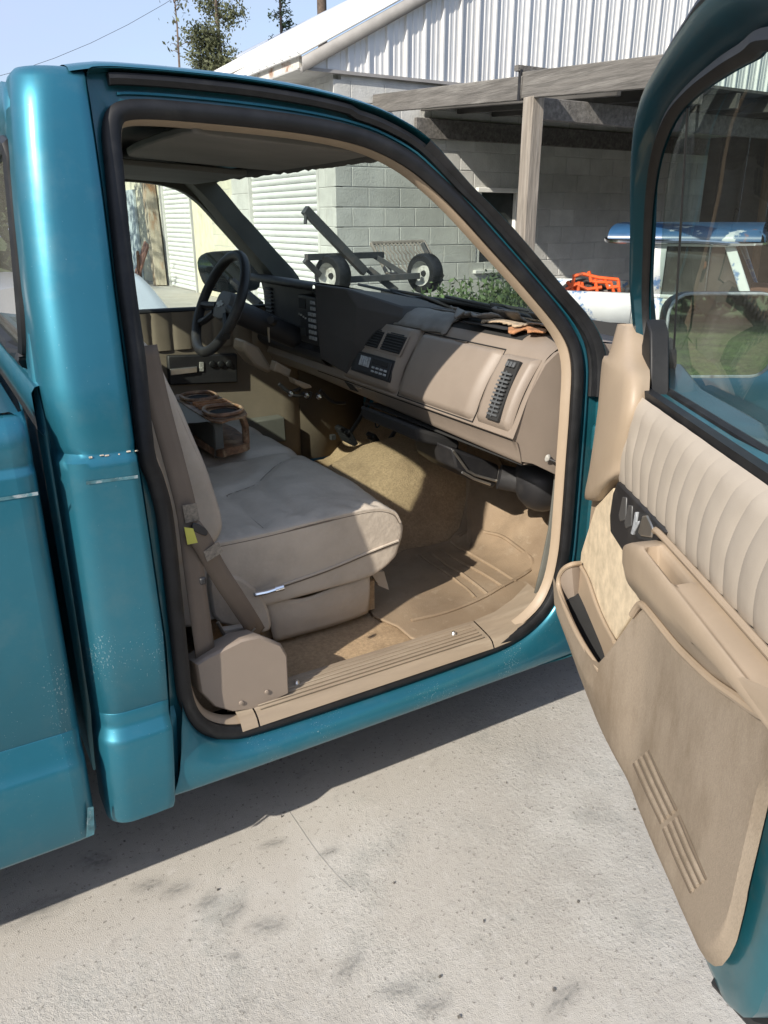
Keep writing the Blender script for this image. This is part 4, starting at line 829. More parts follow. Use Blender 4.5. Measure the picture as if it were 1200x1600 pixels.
# map pocket
lipq = [((906, 880), .045), ((893, 882), .07), ((880, 890), .085), ((873, 905), .09), ((875, 925), .09), ((890, 965), .092), ((910, 1005), .09), ((937, 1047), .078)]
lip = [DW(DP(*q, t)[0], t, DP(*q, t)[1]) for q, t in lipq]
ob('pocket_rim', *tubem(CR(lip, 4), .0065, n=8), M['beige'], DR)
inn = [DW(DP(*q, t)[0], t, DP(*q, t)[1]) for q, t in (((906, 882), .042), ((918, 905), .04), ((932, 945), .04), ((945, 975), .04), ((960, 1003), .042))]
ob('pocket_inner_rim', *tubem(CR(inn, 4), .005, n=8), M['beige'], DR)
# pocket walls drop inside
bl = [p+V((0, 0, -.09))-DN*.015 for p in CR(lip, 2)]; li = CR(lip, 2)
ob('pocket_wall', *loft([li, bl]), M['beige_d'], DR)
bf = [V(p) for p in bl[::2]]; be = [lerp(inn[0], inn[-1], k/(len(bf)-1))+V((0, 0, -.07)) for k in range(len(bf))]; ob('pocket_floor', *loft([bf, be]), M['undark'], DR)  # near-black floor paints the shade inside the pocket
ii = CR(inn, 4); ob('pocket_back', *loft([ii, [p+V((0, 0, -.12))+DN*.004 for p in ii]]), M['beige'], DR)
# hard corner trim at the mirror
sa = [((966, 506), .005), ((952, 555), .03), ((941, 562), .035), ((934, 640), .045), ((920, 740), .05), ((913, 776), .05), ((922, 781), .05), ((936, 778), .045), ((956, 745), .042)]
sb = [((982, 510), .005), ((983, 560), .03), ((985, 590), .045), ((980, 640), .055), ((972, 680), .055), ((966, 720), .05), ((962, 740), .05), ((960, 748), .045), ((959, 750), .04)]
ra_ = [DW(DP(*q, t)[0], t, DP(*q, t)[1]) for q, t in sa]; rb_ = [DW(DP(*q, t)[0], t, DP(*q, t)[1]) for q, t in sb]
rm_ = [lerp(a, b, .5)+DN*(.012 if 0 < i < 7 else .004) for i, (a, b) in enumerate(zip(ra_, rb_))]
back = [a-DN*.05 for a in ra_]; back2 = [b-DN*.04 for b in rb_]
ob('corner_trim', *patch([back, ra_, rm_, rb_, back2], 3, 3), M['beige'], DR, sharp=60)
# pleated vinyl
VB = lambda s: .938+.012*max(0, (s-.6)/.5)
s0 = .335; npl = 17; wd = (1.2-s0)/npl
dgrid('vinyl_backing', lambda u, v: (.325+.875*u, .026+.006*math.sin(math.pi*v), lerp(.935, 1.134, v)), M['vinyl'], nu=4, nv=8)
for k in range(npl):
    rows = []
    a = s0+wd*k
    for j in range(17):
        v = j/16; r_ = []
        zt = 1.136
        for i in range(7):
            u = i/6; s = a+wd*u; s = s+ .06*(v**2)*max(0, min(1, (s-s0)/.25))
            z = lerp(VB(s), zt, v); tt = .030+.014*math.sin(math.pi*min(1, v*1.15))**.5 if v < .87 else .030+.014*math.sin(math.pi*.999)**.5
            prof_v = .030+.018*math.sin(math.pi*(.08+.84*v))**.6 - .012*max(0, (v-.85)/.15)**2
            t = prof_v+.0028*(math.sin(math.pi*u)**.5-1)*(1-v**5)
            r_.append(DW(s, t+.0015*noise.noise(V((s*20, z*20, 0))), z))
        rows.append(r_)
    ob('vinyl_pleat', *loft(rows), M['vinyl'], DR, sharp=80)
# switch panel
sq = [(964, 752), (1000, 788), (1040, 831), (1022, 848), (984, 872), (976, 868), (953, 832), (952, 805), (957, 770)]
swp = dprism('switch_panel', [DP(*q, .046) for q in sq], .02, .046, M['black'], bev=.005)
M['btnl'] = mat('grey_rocker', (.075, .075, .075), rough=.4, var=.15)
def dq(name, q, t0, t1, m, bev=.003): return dprism(name, [DP(*p, t1) for p in q], t0, t1, m, DR, bev)
dq('window_switch', ((972, 776), (978, 777), (977, 812), (968, 815), (966, 805)), .044, .0485, M['btnl'], .004)
dq('window_switch', ((981, 789), (987, 790), (986, 822), (977, 826), (975, 816)), .044, .0485, M['btnl'], .004)
dq('lock_lever', ((992, 800), (995, 800), (993, 815), (998, 814), (997, 818), (988, 836), (985, 834), (989, 818)), .045, .05, M['radiogrey'], .001)
dq('door_handle', ((1003, 806), (1010, 805), (1019, 825), (1017, 840), (1001, 838), (996, 832)), .046, .051, M['metal'], .004)
dq('handle_recess', ((999, 802), (1012, 802), (1022, 826), (1018, 846), (998, 842), (992, 832)), .044, .0475, M['undark'], 0)
# armrest
secs = []
for s, k in ((.515, .0), (.522, .35), (.54, .62), (.57, .82), (.62, .96), (.68, 1), (.688, 1), (.695, 1), (.75, 1), (.828, 1), (.836, 1), (.85, 1), (.95, 1), (1.04, 1), (1.10, 1), (1.2, 1)):
    zt = interp(ZT, s) if s > .62 else .785+(.62-s)*.25
    zc = .86; A_ = [(.030, zt-.004), (.052, zt), (.070, zt+.022), (.092, zt+.055), (.096, lerp(zt, .93, .68)), (.097, .918+.01*(s-.6)), (.091, .93+.012*(s-.6))]+([(.0855, .926), (.083, .892), (.062, .892), (.0575, .93), (.045, .9385)] if .69 < s < .835 else [(.084, .9325), (.076, .934), (.066, .9355), (.058, .9365), (.045, .9385)])
    if s < .66: A_ = [(t, z-(.66-s)*.42*max(0, (z-.82)/.11)) for t, z in A_]
    secs.append(CR([DW(s, lerp(.036, t, k), lerp(zc, z, .25+.75*k)) for t, z in A_], 3))
ob('armrest', *loft(secs), M['beige'], DR, sharp=60)
ob('armrest_piping', *tubem(CR([DW(s, .062, interp(ZT, s)+.001) for s in (.6, .63, .66, .75, .83, .9, .97, 1.04, 1.10, 1.2)], 3), .007, n=8), M['beige'], DR)
ob('armrest_rail', *tubem(CR([DW(.625, .05, .938), DW(.65, .052, .946), DW(.8, .053, .951), DW(.95, .053, .954), DW(1.2, .053, .957)], 3), .006, n=8), M['beige'], DR)
cupq = [(1036, 846), (1044, 838), (1090, 880), (1078, 890), (1052, 874)]
# weatherstrip at the glass, window frame, glass
ob('belt_weatherstrip', *tubem([DW(s, t, z) for s, t, z in ((.315, .008, 1.14), (.5, .01, 1.142), (.8, .012, 1.143), (1.15, .012, 1.143))], 0, prof=[(-.010, -.010), (.007, -.008), (.007, .012), (-.010, .012)], up=(0, 0, 1)), M['rubber'], DR)
ob('outer_belt_molding', *tubem([DW(s, -.045, 1.13) for s in (.2, .5, .8, 1.15)], .014), M['rubber'], DR)
oq = [(990, 500), (985, 440), (986, 360), (986, 280), (990, 205), (1003, 145), (1030, 92), (1068, 30), (1090, 0)]
iq = [(1012, 560), (1008, 480), (1010, 400), (1014, 320), (1024, 250), (1046, 190), (1080, 150), (1130, 115), (1172, 92)]
fo = [DPz(*q) for q in oq]; fi = [DPz(*q, -.01) for q in iq]
# extend along the roof line to the rear of the door and down
fo += [DW(.95, .155, 1.735), DW(1.10, .15, 1.72), DW(1.14, .135, 1.68), DW(1.15, .08, 1.53), DW(1.155, .0, 1.25), DW(1.155, -.02, 1.135)]
fi += [DW(.95, .125, 1.645), DW(1.03, .12, 1.625), DW(1.06, .105, 1.59), DW(1.075, .06, 1.48), DW(1.085, -.005, 1.25), DW(1.085, -.02, 1.135)]
FO, FI = CR(fo, 4), CR(fi, 4)
FM = [lerp(a, b, .62) for a, b in zip(FO, FI)]
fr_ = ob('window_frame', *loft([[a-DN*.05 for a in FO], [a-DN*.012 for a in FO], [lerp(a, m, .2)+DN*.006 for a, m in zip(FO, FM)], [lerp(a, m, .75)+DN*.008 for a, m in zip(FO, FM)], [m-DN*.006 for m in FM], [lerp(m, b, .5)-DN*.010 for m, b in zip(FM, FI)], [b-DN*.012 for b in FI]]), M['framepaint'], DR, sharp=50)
ob('frame_inner_seal', *loft([[lerp(m, b, .35)-DN*.003 for m, b in zip(FM, FI)], [lerp(m, b, .7)+DN*.004 for m, b in zip(FM, FI)], [b-DN*.001 for b in FI], [b-DN*.008 for b in FI]]), M['rubber'], DR, sharp=50)
ob('frame_outer_seal', *tubem([lerp(a, m, -.02)-DN*.018 for a, m in zip(FO, FM)], .013, n=8), M['rubber'], DR)
gl_ = [[DW(s, tz(z)-.035, z) for s in (.22, .4, .6, .8, 1.0, 1.12)] for z in (1.12, 1.25, 1.4, 1.52, 1.62, 1.70)]
# glass sheet kept inside the frame outline
gz = []
for j in range(15):
    z = 1.125+.54*j/14; lo = interp([(1.12, .22), (1.29, .26), (1.40, .33), (1.50, .43), (1.58, .54), (1.63, .66), (1.665, .82)], z)
    gz.append([DW(lerp(lo, 1.11, i/12), tz(z)-.028, z) for i in range(13)])
ob('window_glass', *loft(gz), M['glass'], DR, sharp=80)
ob('glass_run_edge', *tubem([DPz(1053, 545, -.02), DPz(1062, 380, -.02), DPz(1075, 168, -.02)], .0022, n=5), M['black'], DR)
ob('corner_seal_block', *prismm([DW(s, 0, z) for s, z in (DP(1003, 612), DP(1016, 622), DP(1016, 520), DP(1010, 498), DP(1002, 540))], -DN*.04), M['rubber'], DR, bev=.004)
# door mirror
ms, mt0, mt1, mz0, mz1 = .165, -.085, -.335, 1.135, 1.318
mo_ = [(t*1, z) for t, z in [((mt0+mt1)/2+u, (mz0+mz1)/2+v) for u, v in rrect(mt0-mt1, mz1-mz0, .045, 5)]]
f0 = [DW(ms+.03*(t-mt0)*1.0, t, z) for t, z in mo_]; fc = sum(f0, V())/len(f0)
vs, fs = loft([f0, [fc+(p-fc)*1.04-DDIR*.02 for p in f0], [fc+(p-fc)*.95-DDIR*.07 for p in f0], [fc+(p-fc)*.6-DDIR*.10 for p in f0]], True); n_ = len(f0); fs += [tuple(range(3*n_, 4*n_)), tuple(range(n_))]
mi = ob('door_mirror', vs, fs, M['black'], DR, sharp=50)
ob('mirror_bezel', *tubem([fc+(p-fc)*1.0+DDIR*(.004-.035*(p.z-fc.z)) for p in f0], .0035, n=6, closed=True), M['radiogrey'], DR)
gm = [fc+(p-fc)*.985+DDIR*(.004-.035*(p.z-fc.z)) for p in f0]
ob('mirror_glass', gm, [tuple(range(len(gm)))], M['mirror'], DR)
ob('mirror_base', *tubem([DW(.16, -.02, 1.17), DW(.15, -.10, 1.18)], .05, n=10), M['black'], DR)
# rear edge: latch plate, slot, rubber at the bottom
dlt = lambda t, z, ds=.158: DW(1.0+ds, t, z)
ob('latch_slot', *prismm([dlt(-.03, .40), dlt(-.10, .40), dlt(-.10, .56), dlt(-.03, .52)], DDIR*.004), M['undark'], DR)
for k in range(4): ob('slot_slat', *prismm([dlt(-.05, .42+.022*k, .162), dlt(-.095, .42+.022*k, .162), dlt(-.095, .43+.022*k, .162), dlt(-.05, .43+.022*k, .162)], DDIR*.003), M['radiogrey'], DR)
ob('door_bottom_seal', *tubem([DW(1.03, .0, .318), DW(1.10, -.03, .318), DW(1.15, -.12, .335)], .014, n=8), M['rubber'], DR)
ob('door_bottom_seal', *tubem([DW(.15, -.02, .315), DW(.6, -.02, .308), DW(1.05, -.02, .308)], .010, n=8), M['rubber'], DR)
ob('door_skin', *loft([[DW(s, t, z) for t, z in ((-.133, .31), (-.14, .5), (-.142, .8), (-.142, 1.05), (-.12, 1.1), (-.09, 1.13))] for s in (.03, .3, .7, 1.165)]), M['paint'], DR, solid=.004)
for z in (.55, .95): ob('door_hinge', *boxm(DW(.02, -.02, z), (.07, .06, .07), Matrix.Rotation(-AL, 3, 'Z')), M['jamb'], DR, bev=.008)
# ================================================================== BUILDINGS
def posmat(m):            # use world position instead of object coordinates, so neighbours differ
    t = m.node_tree; geo = t.nodes.new('ShaderNodeNewGeometry')
    for n in t.nodes:
        if n.type == 'TEX_COORD':
            for l in list(n.outputs['Object'].links): t.links.new(geo.outputs['Position'], l.to_socket)
    return m
M['block'] = posmat(mat('concrete_block', (.56, .56, .53), rough=.95, var=.12, vscale=3, bump=.5, bscale=60, bdist=.01, rand=.10, dirt=[((.40, .40, .385), 1.1, .5, .7, .6), ((.7, .7, .68), 2.2, .6, .68, .45)]))
M['mortar'] = posmat(mat('mortar', (.58, .575, .55), rough=.95))
M['creamblock'] = posmat(mat('cream_block', (.62, .6, .48), rough=.95, var=.08, rand=.05, bump=.4, bscale=60))
M['sheet'] = posmat(mat('white_metal_siding', (.70, .70, .69), rough=.4, metal=.1, var=.08, vscale=1.2, stretch=(1, 1, .3), dirt=[((.5, .48, .44), 1.5, .55, .8, .4)]))
M['roofw'] = posmat(mat('white_metal_roof', (.82, .82, .80), rough=.45, var=.04))
M['rust'] = posmat(mat('rusty_white_fascia', (.62, .6, .55), rough=.7, var=.1, dirt=[((.25, .11, .05), 4.5, .52, .66, .9), ((.1, .08, .06), 3, .56, .7, .7)]))
M['slat'] = posmat(mat('white_shutter', (.76, .77, .76), rough=.45, var=.05, dirt=[((.6, .6, .55), 1.1, .5, .8, .4)]))
M['wood'] = posmat(mat('weathered_wood', (.13, .122, .112), rough=.95, var=.3, vscale=9, stretch=(3, .25, 3), bump=.6, bscale=30, dirt=[((.27, .26, .24), 5, .52, .72, .6)]))
M['woodv'] = posmat(mat('weathered_post_wood', (.24, .21, .175), rough=.9, var=.3, vscale=9, stretch=(4, 4, .3), bump=.6, bscale=30, dirt=[((.36, .33, .29), 5, .5, .7, .6)]))
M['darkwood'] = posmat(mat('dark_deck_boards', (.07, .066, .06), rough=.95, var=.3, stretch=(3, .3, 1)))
M['dark_pane'] = mat('dark_window', (.03, .035, .035), rough=.15, var=.3)  # one even dark colour for opaque panes
X0, Y0 = 4.04, 6.42
GA = thing('block_garage', 'grey concrete block garage with white metal gable and roller shutter', 'building', (6.5, 7.5, 0))
blk = bpy.data.meshes.new('block'); b_ = bmesh.new(); bmesh.ops.create_cube(b_, size=1)
for v in b_.verts: v.co = V((v.co.x*.389, v.co.y*.09, v.co.z*.191))
bmesh.ops.bevel(b_, geom=b_.edges, offset=.004, segments=1, affect='EDGES'); b_.to_mesh(blk); b_.free(); blk.materials.append(M['block'])
hb_ = blk.copy()
for v in hb_.vertices: v.co.x *= .48
def place(me, loc, rz, par, sx=1):
    o = bpy.data.objects.new('block', me); COL.objects.link(o); o.location = loc; o.rotation_euler = (0, 0, rz); o.parent = par; o.scale.x = sx
    return o
def wallx(par, x0, x1, y, z1, holes=()):
    for c in range(int(z1/.2)):
        z = .1+.2*c; x = x0+(-.2 if c % 2 else 0)
        while x < x1-.03:
            a, b = max(x, x0), min(x+.4, x1)
            if b-a > .05 and not any(a < h[1]-.02 and b > h[0]+.02 and z > h[2] and z < h[3] for h in holes):
                place(blk, ((a+b)/2, y+.035, z), 0, par, (b-a-.009)/.389)
            else:
                for h in holes:
                    if z > h[2] and z < h[3]:
                        if a < h[0]-.03 < b: place(blk, ((a+h[0])/2, y+.035, z), 0, par, (h[0]-a-.009)/.389)
                        if a < h[1]+.03 < b and b-h[1] > .03: place(blk, ((b+h[1])/2, y+.035, z), 0, par, (b-h[1]-.009)/.389)
            x += .4
def wally(par, x, y0, y1, z1, me=blk):
    for c in range(int(z1/.2)):
        z = .1+.2*c; y = y0+(-.2 if c % 2 else 0)
        while y < y1-.03:
            a, b = max(y, y0), min(y+.4, y1)
            if b-a > .05: place(me, (x+.035, (a+b)/2, z), R(90), par, (b-a-.009)/.389)
            y += .4
WIN = (5.87, 6.50, .9, 1.8)
wa = ob('block_wall', *join(boxm(((X0+.05+5.87)/2, Y0+.032, 1.45), (5.87-X0-.05, .07, 2.9)), boxm(((6.5+10.2)/2, Y0+.032, 1.45), (3.7, .07, 2.9)), boxm((6.185, Y0+.032, .43), (.63, .07, .86)), boxm((6.185, Y0+.032, 2.37), (.63, .07, 1.06))), M['mortar'], GA)
wallx(wa, X0-.045, 10.2, Y0, 2.9, [WIN])
w1 = ob('block_pier', *join(boxm((X0+.032, Y0+.28, 1.45), (.07, .42, 2.9)), boxm((X0+.032, 9.33, 1.45), (.07, .6, 2.9)), boxm((X0+.06, 7.95, 2.55), (.07, 2.2, .7))), M['mortar'], GA)
wally(w1, X0, Y0+.09, 6.88, 2.9); wally(w1, X0, 9.02, 9.66, 2.9)
ob('garage_side_wall', *boxm((6.4, 9.7, 1.45), (4.7, .1, 2.9)), M['creamblock'], GA)
ob('garage_back_wall', *boxm((10.25, 8.0, 1.45), (.1, 3.3, 2.9)), M['mortar'], GA)
# window
wn = ob('window', *boxm((6.185, Y0+.075, 1.35), (.62, .02, .86)), M['dark_pane'], GA)
ob('window_lintel', *boxm((6.185, Y0-.02, 1.80), (.72, .08, .05)), M['white'], wn, bev=.005)
for xx in (5.90, 6.47): ob('window_jamb', *boxm((xx, Y0+.03, 1.35), (.05, .06, .86)), M['white'], wn, bev=.004)
ob('window_sill', *boxm((6.185, Y0-.01, .89), (.70, .10, .04)), M['white'], wn, bev=.004)
# shutter
def shutter(par, x, y0, y1, z1, p=.075, m=M['slat']):
    d_ = ob('roller_shutter', *boxm((x+.09, (y0+y1)/2, z1/2), (.02, y1-y0, z1)), m, par)
    sl = bpy.data.meshes.new('slat'); W = y1-y0
    vs, fs = loft([[V((dx, y, dz)) for dx, dz in ((.02, -p*.48), (-.004, -p*.40), (-.016, -p*.1), (-.016, p*.2), (-.002, p*.45), (.02, p*.49))] for y in (-W/2, W/2)])
    sl.from_pydata([tuple(v) for v in vs], [], fs); sl.materials.append(m)
    for q in sl.polygons: q.use_smooth = True
    for k in range(int(z1/p)):
        o = bpy.data.objects.new('slat', sl); COL.objects.link(o); o.location = (x+.05, (y0+y1)/2, p*(k+.5)); o.parent = d_
    for yy in (y0-.02, y1+.02): ob('shutter_guide', *boxm((x+.03, yy, z1/2), (.08, .05, z1)), M['mortar'], d_)
    return d_
shutter(GA, X0, 6.93, 8.98, 2.2)
ob('shutter_header', *boxm((X0+.02, 7.95, 2.31), (.1, 2.15, .2)), M['creamblock'], GA, bev=.01)
# gable siding
gw = ob('gable_wall', *prismm([V((3.7, Y0+.02, 2.875)), V((10.6, Y0+.02, 2.875)), V((10.6, Y0+.02, 6.2)), V((10.2, Y0+.02, 6.2)), V((3.7, Y0+.02, 2.93))], (0, .03, 0)), M['sheet'], GA)
RS = .52; EX, EZ = 3.60, 2.965; RX = 10.3
def rz_(x): return EZ+RS*(x-EX)
x = 3.68
while x < 10.4:
    rows = []
    xs = []
    for k in range(4):
        b = x+.229*k
        xs += [(b, 0), (b+.012, -.030), (b+.032, -.030), (b+.046, 0), (b+.10, 0), (b+.106, -.006), (b+.122, -.006), (b+.128, 0), (b+.165, 0), (b+.171, -.006), (b+.187, -.006), (b+.193, 0)]
    xs.append((x+.914, 0))
    ob('metal_panel', *loft([[V((a, Y0-.02+d_, 2.862)) for a, d_ in xs], [V((a, Y0-.02+d_, max(2.87, rz_(min(a, RX))-.05))) for a, d_ in xs]]), M['sheet'], gw, sharp=25)
    x += .914
ob('gable_base_trim', *boxm((6.9, Y0-.02, 2.855), (6.5, .07, .03)), mat('grey_trim', (.3, .29, .28), rough=.6), GA)
gt = bpy.data.materials['grey_trim']
ob('rake_trim', *loft([[V((x_, Y0-.10, rz_(x_)-.03)), V((x_, Y0-.095, rz_(x_)-.16)), V((x_, Y0-.05, rz_(x_)-.165))] for x_ in (EX+.02, RX)]), gt, GA, solid=.01)
rf = ob('roof', *loft([[V((x_, y_, rz_(x_))) for x_ in (EX, 5.0, RX)] for y_ in (Y0-.11, 8.0, 9.95)]), M['roofw'], GA, solid=.03)
k = 0
while Y0-.08+.2*k < 9.9:
    y_ = Y0-.08+.2*k; ob('roof_rib', *loft([[V((x_, y_+a, rz_(x_)+.016+c)) for a, c in ((-.02, 0), (-.01, .012), (.01, .012), (.02, 0))] for x_ in (EX-.02, RX)]), M['roofw'], rf); k += 1
ob('far_roof_slope', *loft([[V((RX, y_, rz_(RX)-.01)), V((RX+6, y_, rz_(RX)-3.1))] for y_ in (Y0-.11, 9.95)]), M['roofw'], GA, solid=.03)
ob('eave_fascia', *boxm((EX+.06, 8.2, 2.925), (.03, 3.5, .12)), M['rust'], GA)
ob('eave_end', *prismm([V((EX+.05, Y0-.03, 2.865)), V((X0, Y0-.03, 2.865)), V((X0, Y0-.03, 3.0))], (0, .03, 0)), M['sheet'], GA)
ob('soffit', *boxm((3.85, 8.2, 2.862), (.44, 3.5, .015)), mat('grey_soffit', (.42, .42, .41), rough=.7), GA)

# lean-to shelter
LT = thing('lean_to_shelter', 'weathered wooden lean-to shelter on posts against the block wall', 'shelter', (6.5, 5, 0))
bz_ = lambda y: 2.63-.065*(6.42-y)
XB = 4.47
def beam(name, a, b, w_, h_, m, par=LT):
    a, b = V(a), V(b); up_ = V((0, 0, 1)); return ob(name, *tubem([a, lerp(a, b, .5), b], 0, prof=[(-h_/2, -w_/2), (h_/2, -w_/2), (h_/2, w_/2), (-h_/2, w_/2)], up=up_ if abs((b-a).normalized().z) < .9 else (1, 0, 0)), m, par, bev=.006)
def by(y): return P(585, 158, y=y).z
pa = P(588, 160, y=6.40); yb = 3.0
beam('side_beam', (XB, 6.40, 2.60), (XB, 4.02, bz_(4.02)-.02), .05, .17, M['wood'])
beam('side_beam', (XB+.012, 4.06, bz_(4.06)), (XB+.012, 2.55, bz_(2.55)-.0), .05, .19, M['wood'])
ob('beam_strap', *boxm((XB-.02, 4.04, bz_(4.04)), (.02, .03, .22)), M['black'], LT)
ob('beam_cap', *boxm((XB+.1, 4.06, bz_(4.06)+.12), (.3, .05, .04)), M['wood'], LT)
pt, pb = P(831, 158, x=XB+.02), P(818, 385, x=XB+.02)
ob('post', *tubem([V((XB+.04, pt.y, bz_(4)-.09)), V((XB+.03, pt.y-.01, 1.3)), V((XB+.03, pt.y-.02, 0))], 0, prof=[(-.06, -.06), (.06, -.06), (.06, .06), (-.06, .06)], up=(1, 0, 0)), M['woodv'], LT, bev=.006)
beam('cross_beam', (XB+.06, pt.y, bz_(4)-.17), (10.2, pt.y, bz_(4)-.17), .06, .16, M['wood'])
beam('cross_beam', (4.95, 6.36, 2.40), (10.2, 6.36, 2.40), .05, .2, M['wood'])
beam('post', (8.6, pt.y, bz_(4)-.17), (8.6, pt.y, 0), .12, .12, M['woodv'])
for k in range(11):
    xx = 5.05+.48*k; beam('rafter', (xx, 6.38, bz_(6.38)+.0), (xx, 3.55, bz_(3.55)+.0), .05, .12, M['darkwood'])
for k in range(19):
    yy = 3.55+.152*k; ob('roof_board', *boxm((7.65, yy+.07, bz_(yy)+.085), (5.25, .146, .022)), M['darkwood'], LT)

for k in range(17):
    ob('added_side_board', *boxm((9.6+.012*(k % 2), 2.95+.2*k, 1.25), (.025, .19, 2.5)), M['darkwood'], LT)  # dark board wall added so the shelter reads as shaded inside
ob('leaning_pole', *tubem([V((8.6, 4.55, 0)), V((8.75, 4.75, 2.45))], .045, n=8), mat('brown_pole', (.16, .1, .06), rough=.8, var=.2), LT)

# second building further left
GB = thing('far_garage', 'pale block garage with white roller shutter seen through the driver window', 'building', (5.6, 17, 0))
wb_ = ob('block_wall', *join(boxm((5.332, 20.7, 1.6), (.07, 5.6, 3.2)), boxm((5.332, 12.6, 1.6), (.07, 5.8, 3.2)), boxm((5.38, 16.6, 2.9), (.07, 2.4, .7))), M['mortar'], GB)
cb = blk.copy(); cb.materials.clear(); cb.materials.append(M['creamblock'])
wally(wb_, 5.3, 17.95, 21.2, 3.2, cb); wally(wb_, 5.3, 12.2, 14.3, 3.2, cb)
for k in range(7): ob('cream_panel', *boxm((5.31, 14.4+.17*k, 1.6), (.04, .155, 3.2)), mat('cream_siding', (.7, .66, .5), rough=.6) if k == 0 else bpy.data.materials['cream_siding'], GB, bev=.01)
shutter(GB, 5.28, 15.62, 17.62, 2.6, .10)
ob('timber_post', *tubem([V((5.15, 18.35, 3.2)), V((5.13, 18.1, 1.6)), V((5.10, 17.86, 0))], 0, prof=[(-.16, -.12), (.16, -.12), (.16, .12), (-.16, .12)], up=(0, 1, 0)), posmat(mat('stained_timber', (.45, .40, .31), rough=.9, var=.2, stretch=(2, 2, .4), dirt=[((.28, .14, .06), 1.6, .5, .6, .9), ((.1, .09, .08), 1.1, .55, .7, .8)])), GB)
ob('blue_door', *boxm((5.25, 20.6, 1.1), (.06, 1.1, 2.2)), mat('pale_blue_paint', (.5, .58, .62), rough=.6), GB)
ob('roof', *loft([[V((x_, y_, rz_(x_)-.004)) for x_ in (4.95, RX)] for y_ in (9.97, 26)]), M['roofw'], GB, solid=.03)
ob('roof_fascia', *boxm((5.0, 18, 3.56), (.04, 16, .24)), M['rust'], GB)
ob('upper_wall', *boxm((5.36, 18, 3.4), (.06, 16, .5)), M['creamblock'], GB)
ob('back_wall', *boxm((8, 16.5, 1.6), (.1, 13, 3.2)), M['mortar'], GB)
# rusty hoop leaning on the wall
hp = V((4.9, 18.9, .38))
hoop = thing('scrap_rim', 'rusty steel hoop and board leaning on the far block wall', 'scrap', (4.9, 18.9, 0))
ob('rim', *tubem([hp+V((.1*math.cos(a), .36*math.cos(a), .36*math.sin(a))) for a in [2*math.pi*k/28 for k in range(28)]], .035, n=7, closed=True), mat('rusty_steel', (.22, .12, .07), rough=.7, metal=.4, var=.4), hoop)
ob('board', *tubem([V((4.7, 18.75, 0)), V((5.05, 18.5, .95))], 0, prof=[(-.02, -.17), (.02, -.17), (.02, .17), (-.02, .17)], up=(1, 0, 0)), mat('red_board', (.3, .16, .12), rough=.8), hoop)

# ================================================================== VEHICLES
def KP(px, py, h): return P(px, py, n=HD, d=HD.dot(CAM)+h)
O_ = V((CAM.x, CAM.y, 0))+HD*7.2
OT = thing('old_pickup', 'faded white and blue old pickup parked under the wooden lean-to', 'truck', tuple(O_+RT*2.3+HD*.9))
PSI = R(26); RTt = RT*math.cos(PSI)-HD*math.sin(PSI); HDt = HD*math.cos(PSI)+RT*math.sin(PSI); ON = O_+RT*1.98
def K(u, w_, z): return ON+RTt*(u-2.0)+HDt*w_+V((0, 0, z))
M['owhite'] = posmat(mat('faded_white_paint', (.62, .66, .64), rough=.45, var=.06, coat=.2, dirt=[((.05, .16, .36), 2.2, .56, .6, .9), ((.45, .33, .15), 3.1, .6, .66, .7)]))
M['oblue'] = posmat(mat('old_blue_paint', (.03, .095, .2), rough=.4, var=.15, coat=.4, dirt=[((.6, .62, .6), 4, .6, .64, .8), ((.3, .11, .04), 3, .63, .68, .9)]))
M['rustb'] = mat('rusty_hood', (.2, .1, .07), rough=.8, var=.4)
def ext(name, prof, u0, u1, m, par=OT, bev=.02): return ob(name, *loft([[K(u, w_, z) for w_, z in prof] for u in (u0, lerp(u0, u1, .5), u1)]), m, par, solid=.02, sharp=40)
bedp = [(.05, .2), (0, .3), (-.02, .45), (0, .6), (.0, .83), (.03, .85), (.10, .85), (.1, .5)]
ext('bed_side', [p for p in bedp if p[1] >= .55], 1.15, 2.26, M['owhite']); ext('bed_lower_side', [(.05, .2), (0, .3), (-.02, .45), (0, .56)], 1.15, 2.26, M['oblue'])
ext('bed_far_side', [(1.7-p[0], p[1]) for p in bedp], 1.15, 2.26, M['owhite'])
ob('bed_floor', *loft([[K(u, w_, .5) for w_ in (.1, 1.6)] for u in (1.15, 2.26)]), M['oblue'], OT, solid=.03)
ob('tailgate', *loft([[K(1.15, w_, z) for w_ in (.02, 1.68)] for z in (.5, .84)]), M['owhite'], OT, solid=.04)
ob('bed_front', *loft([[K(2.25, w_, z) for w_ in (.02, 1.68)] for z in (.5, .86)]), M['owhite'], OT, solid=.04)
ext('cab_side', [(.0, .56), (-.02, .7), (0, .83), (.05, .85)], 2.30, 3.22, M['owhite']); ext('cab_lower_side', [(.05, .2), (0, .3), (-.02, .45), (0, .56)], 2.30, 3.22, M['oblue'])
ext('cab_far_side', [(1.7, .2), (1.72, .5), (1.7, .83), (1.65, .85)], 2.30, 3.22, M['owhite'])
ob('cab_back', *loft([[K(2.30, w_, z) for w_ in (.05, 1.65)] for z in (.2, .85)]), M['owhite'], OT, solid=.03)
ext('fender', [(.05, .2), (0, .3), (-.02, .5), (0, .7), (.05, .82), (.2, .86)], 3.24, 4.5, M['owhite']); ext('far_fender', [(1.65, .2), (1.72, .5), (1.7, .7), (1.65, .82), (1.5, .86)], 3.24, 4.5, M['owhite'])
ob('hood', *patch([[K(u, w_, z) for w_, z in ((.12, .84), (.4, .89), (.85, .91), (1.3, .89), (1.58, .84))] for u in (3.2, 3.8, 4.5)], 2, 2), M['rustb'], OT, solid=.02)
ob('nose', *loft([[K(4.5, w_, z) for w_ in (0, 1.7)] for z in (.25, .86)]), M['owhite'], OT, solid=.03)
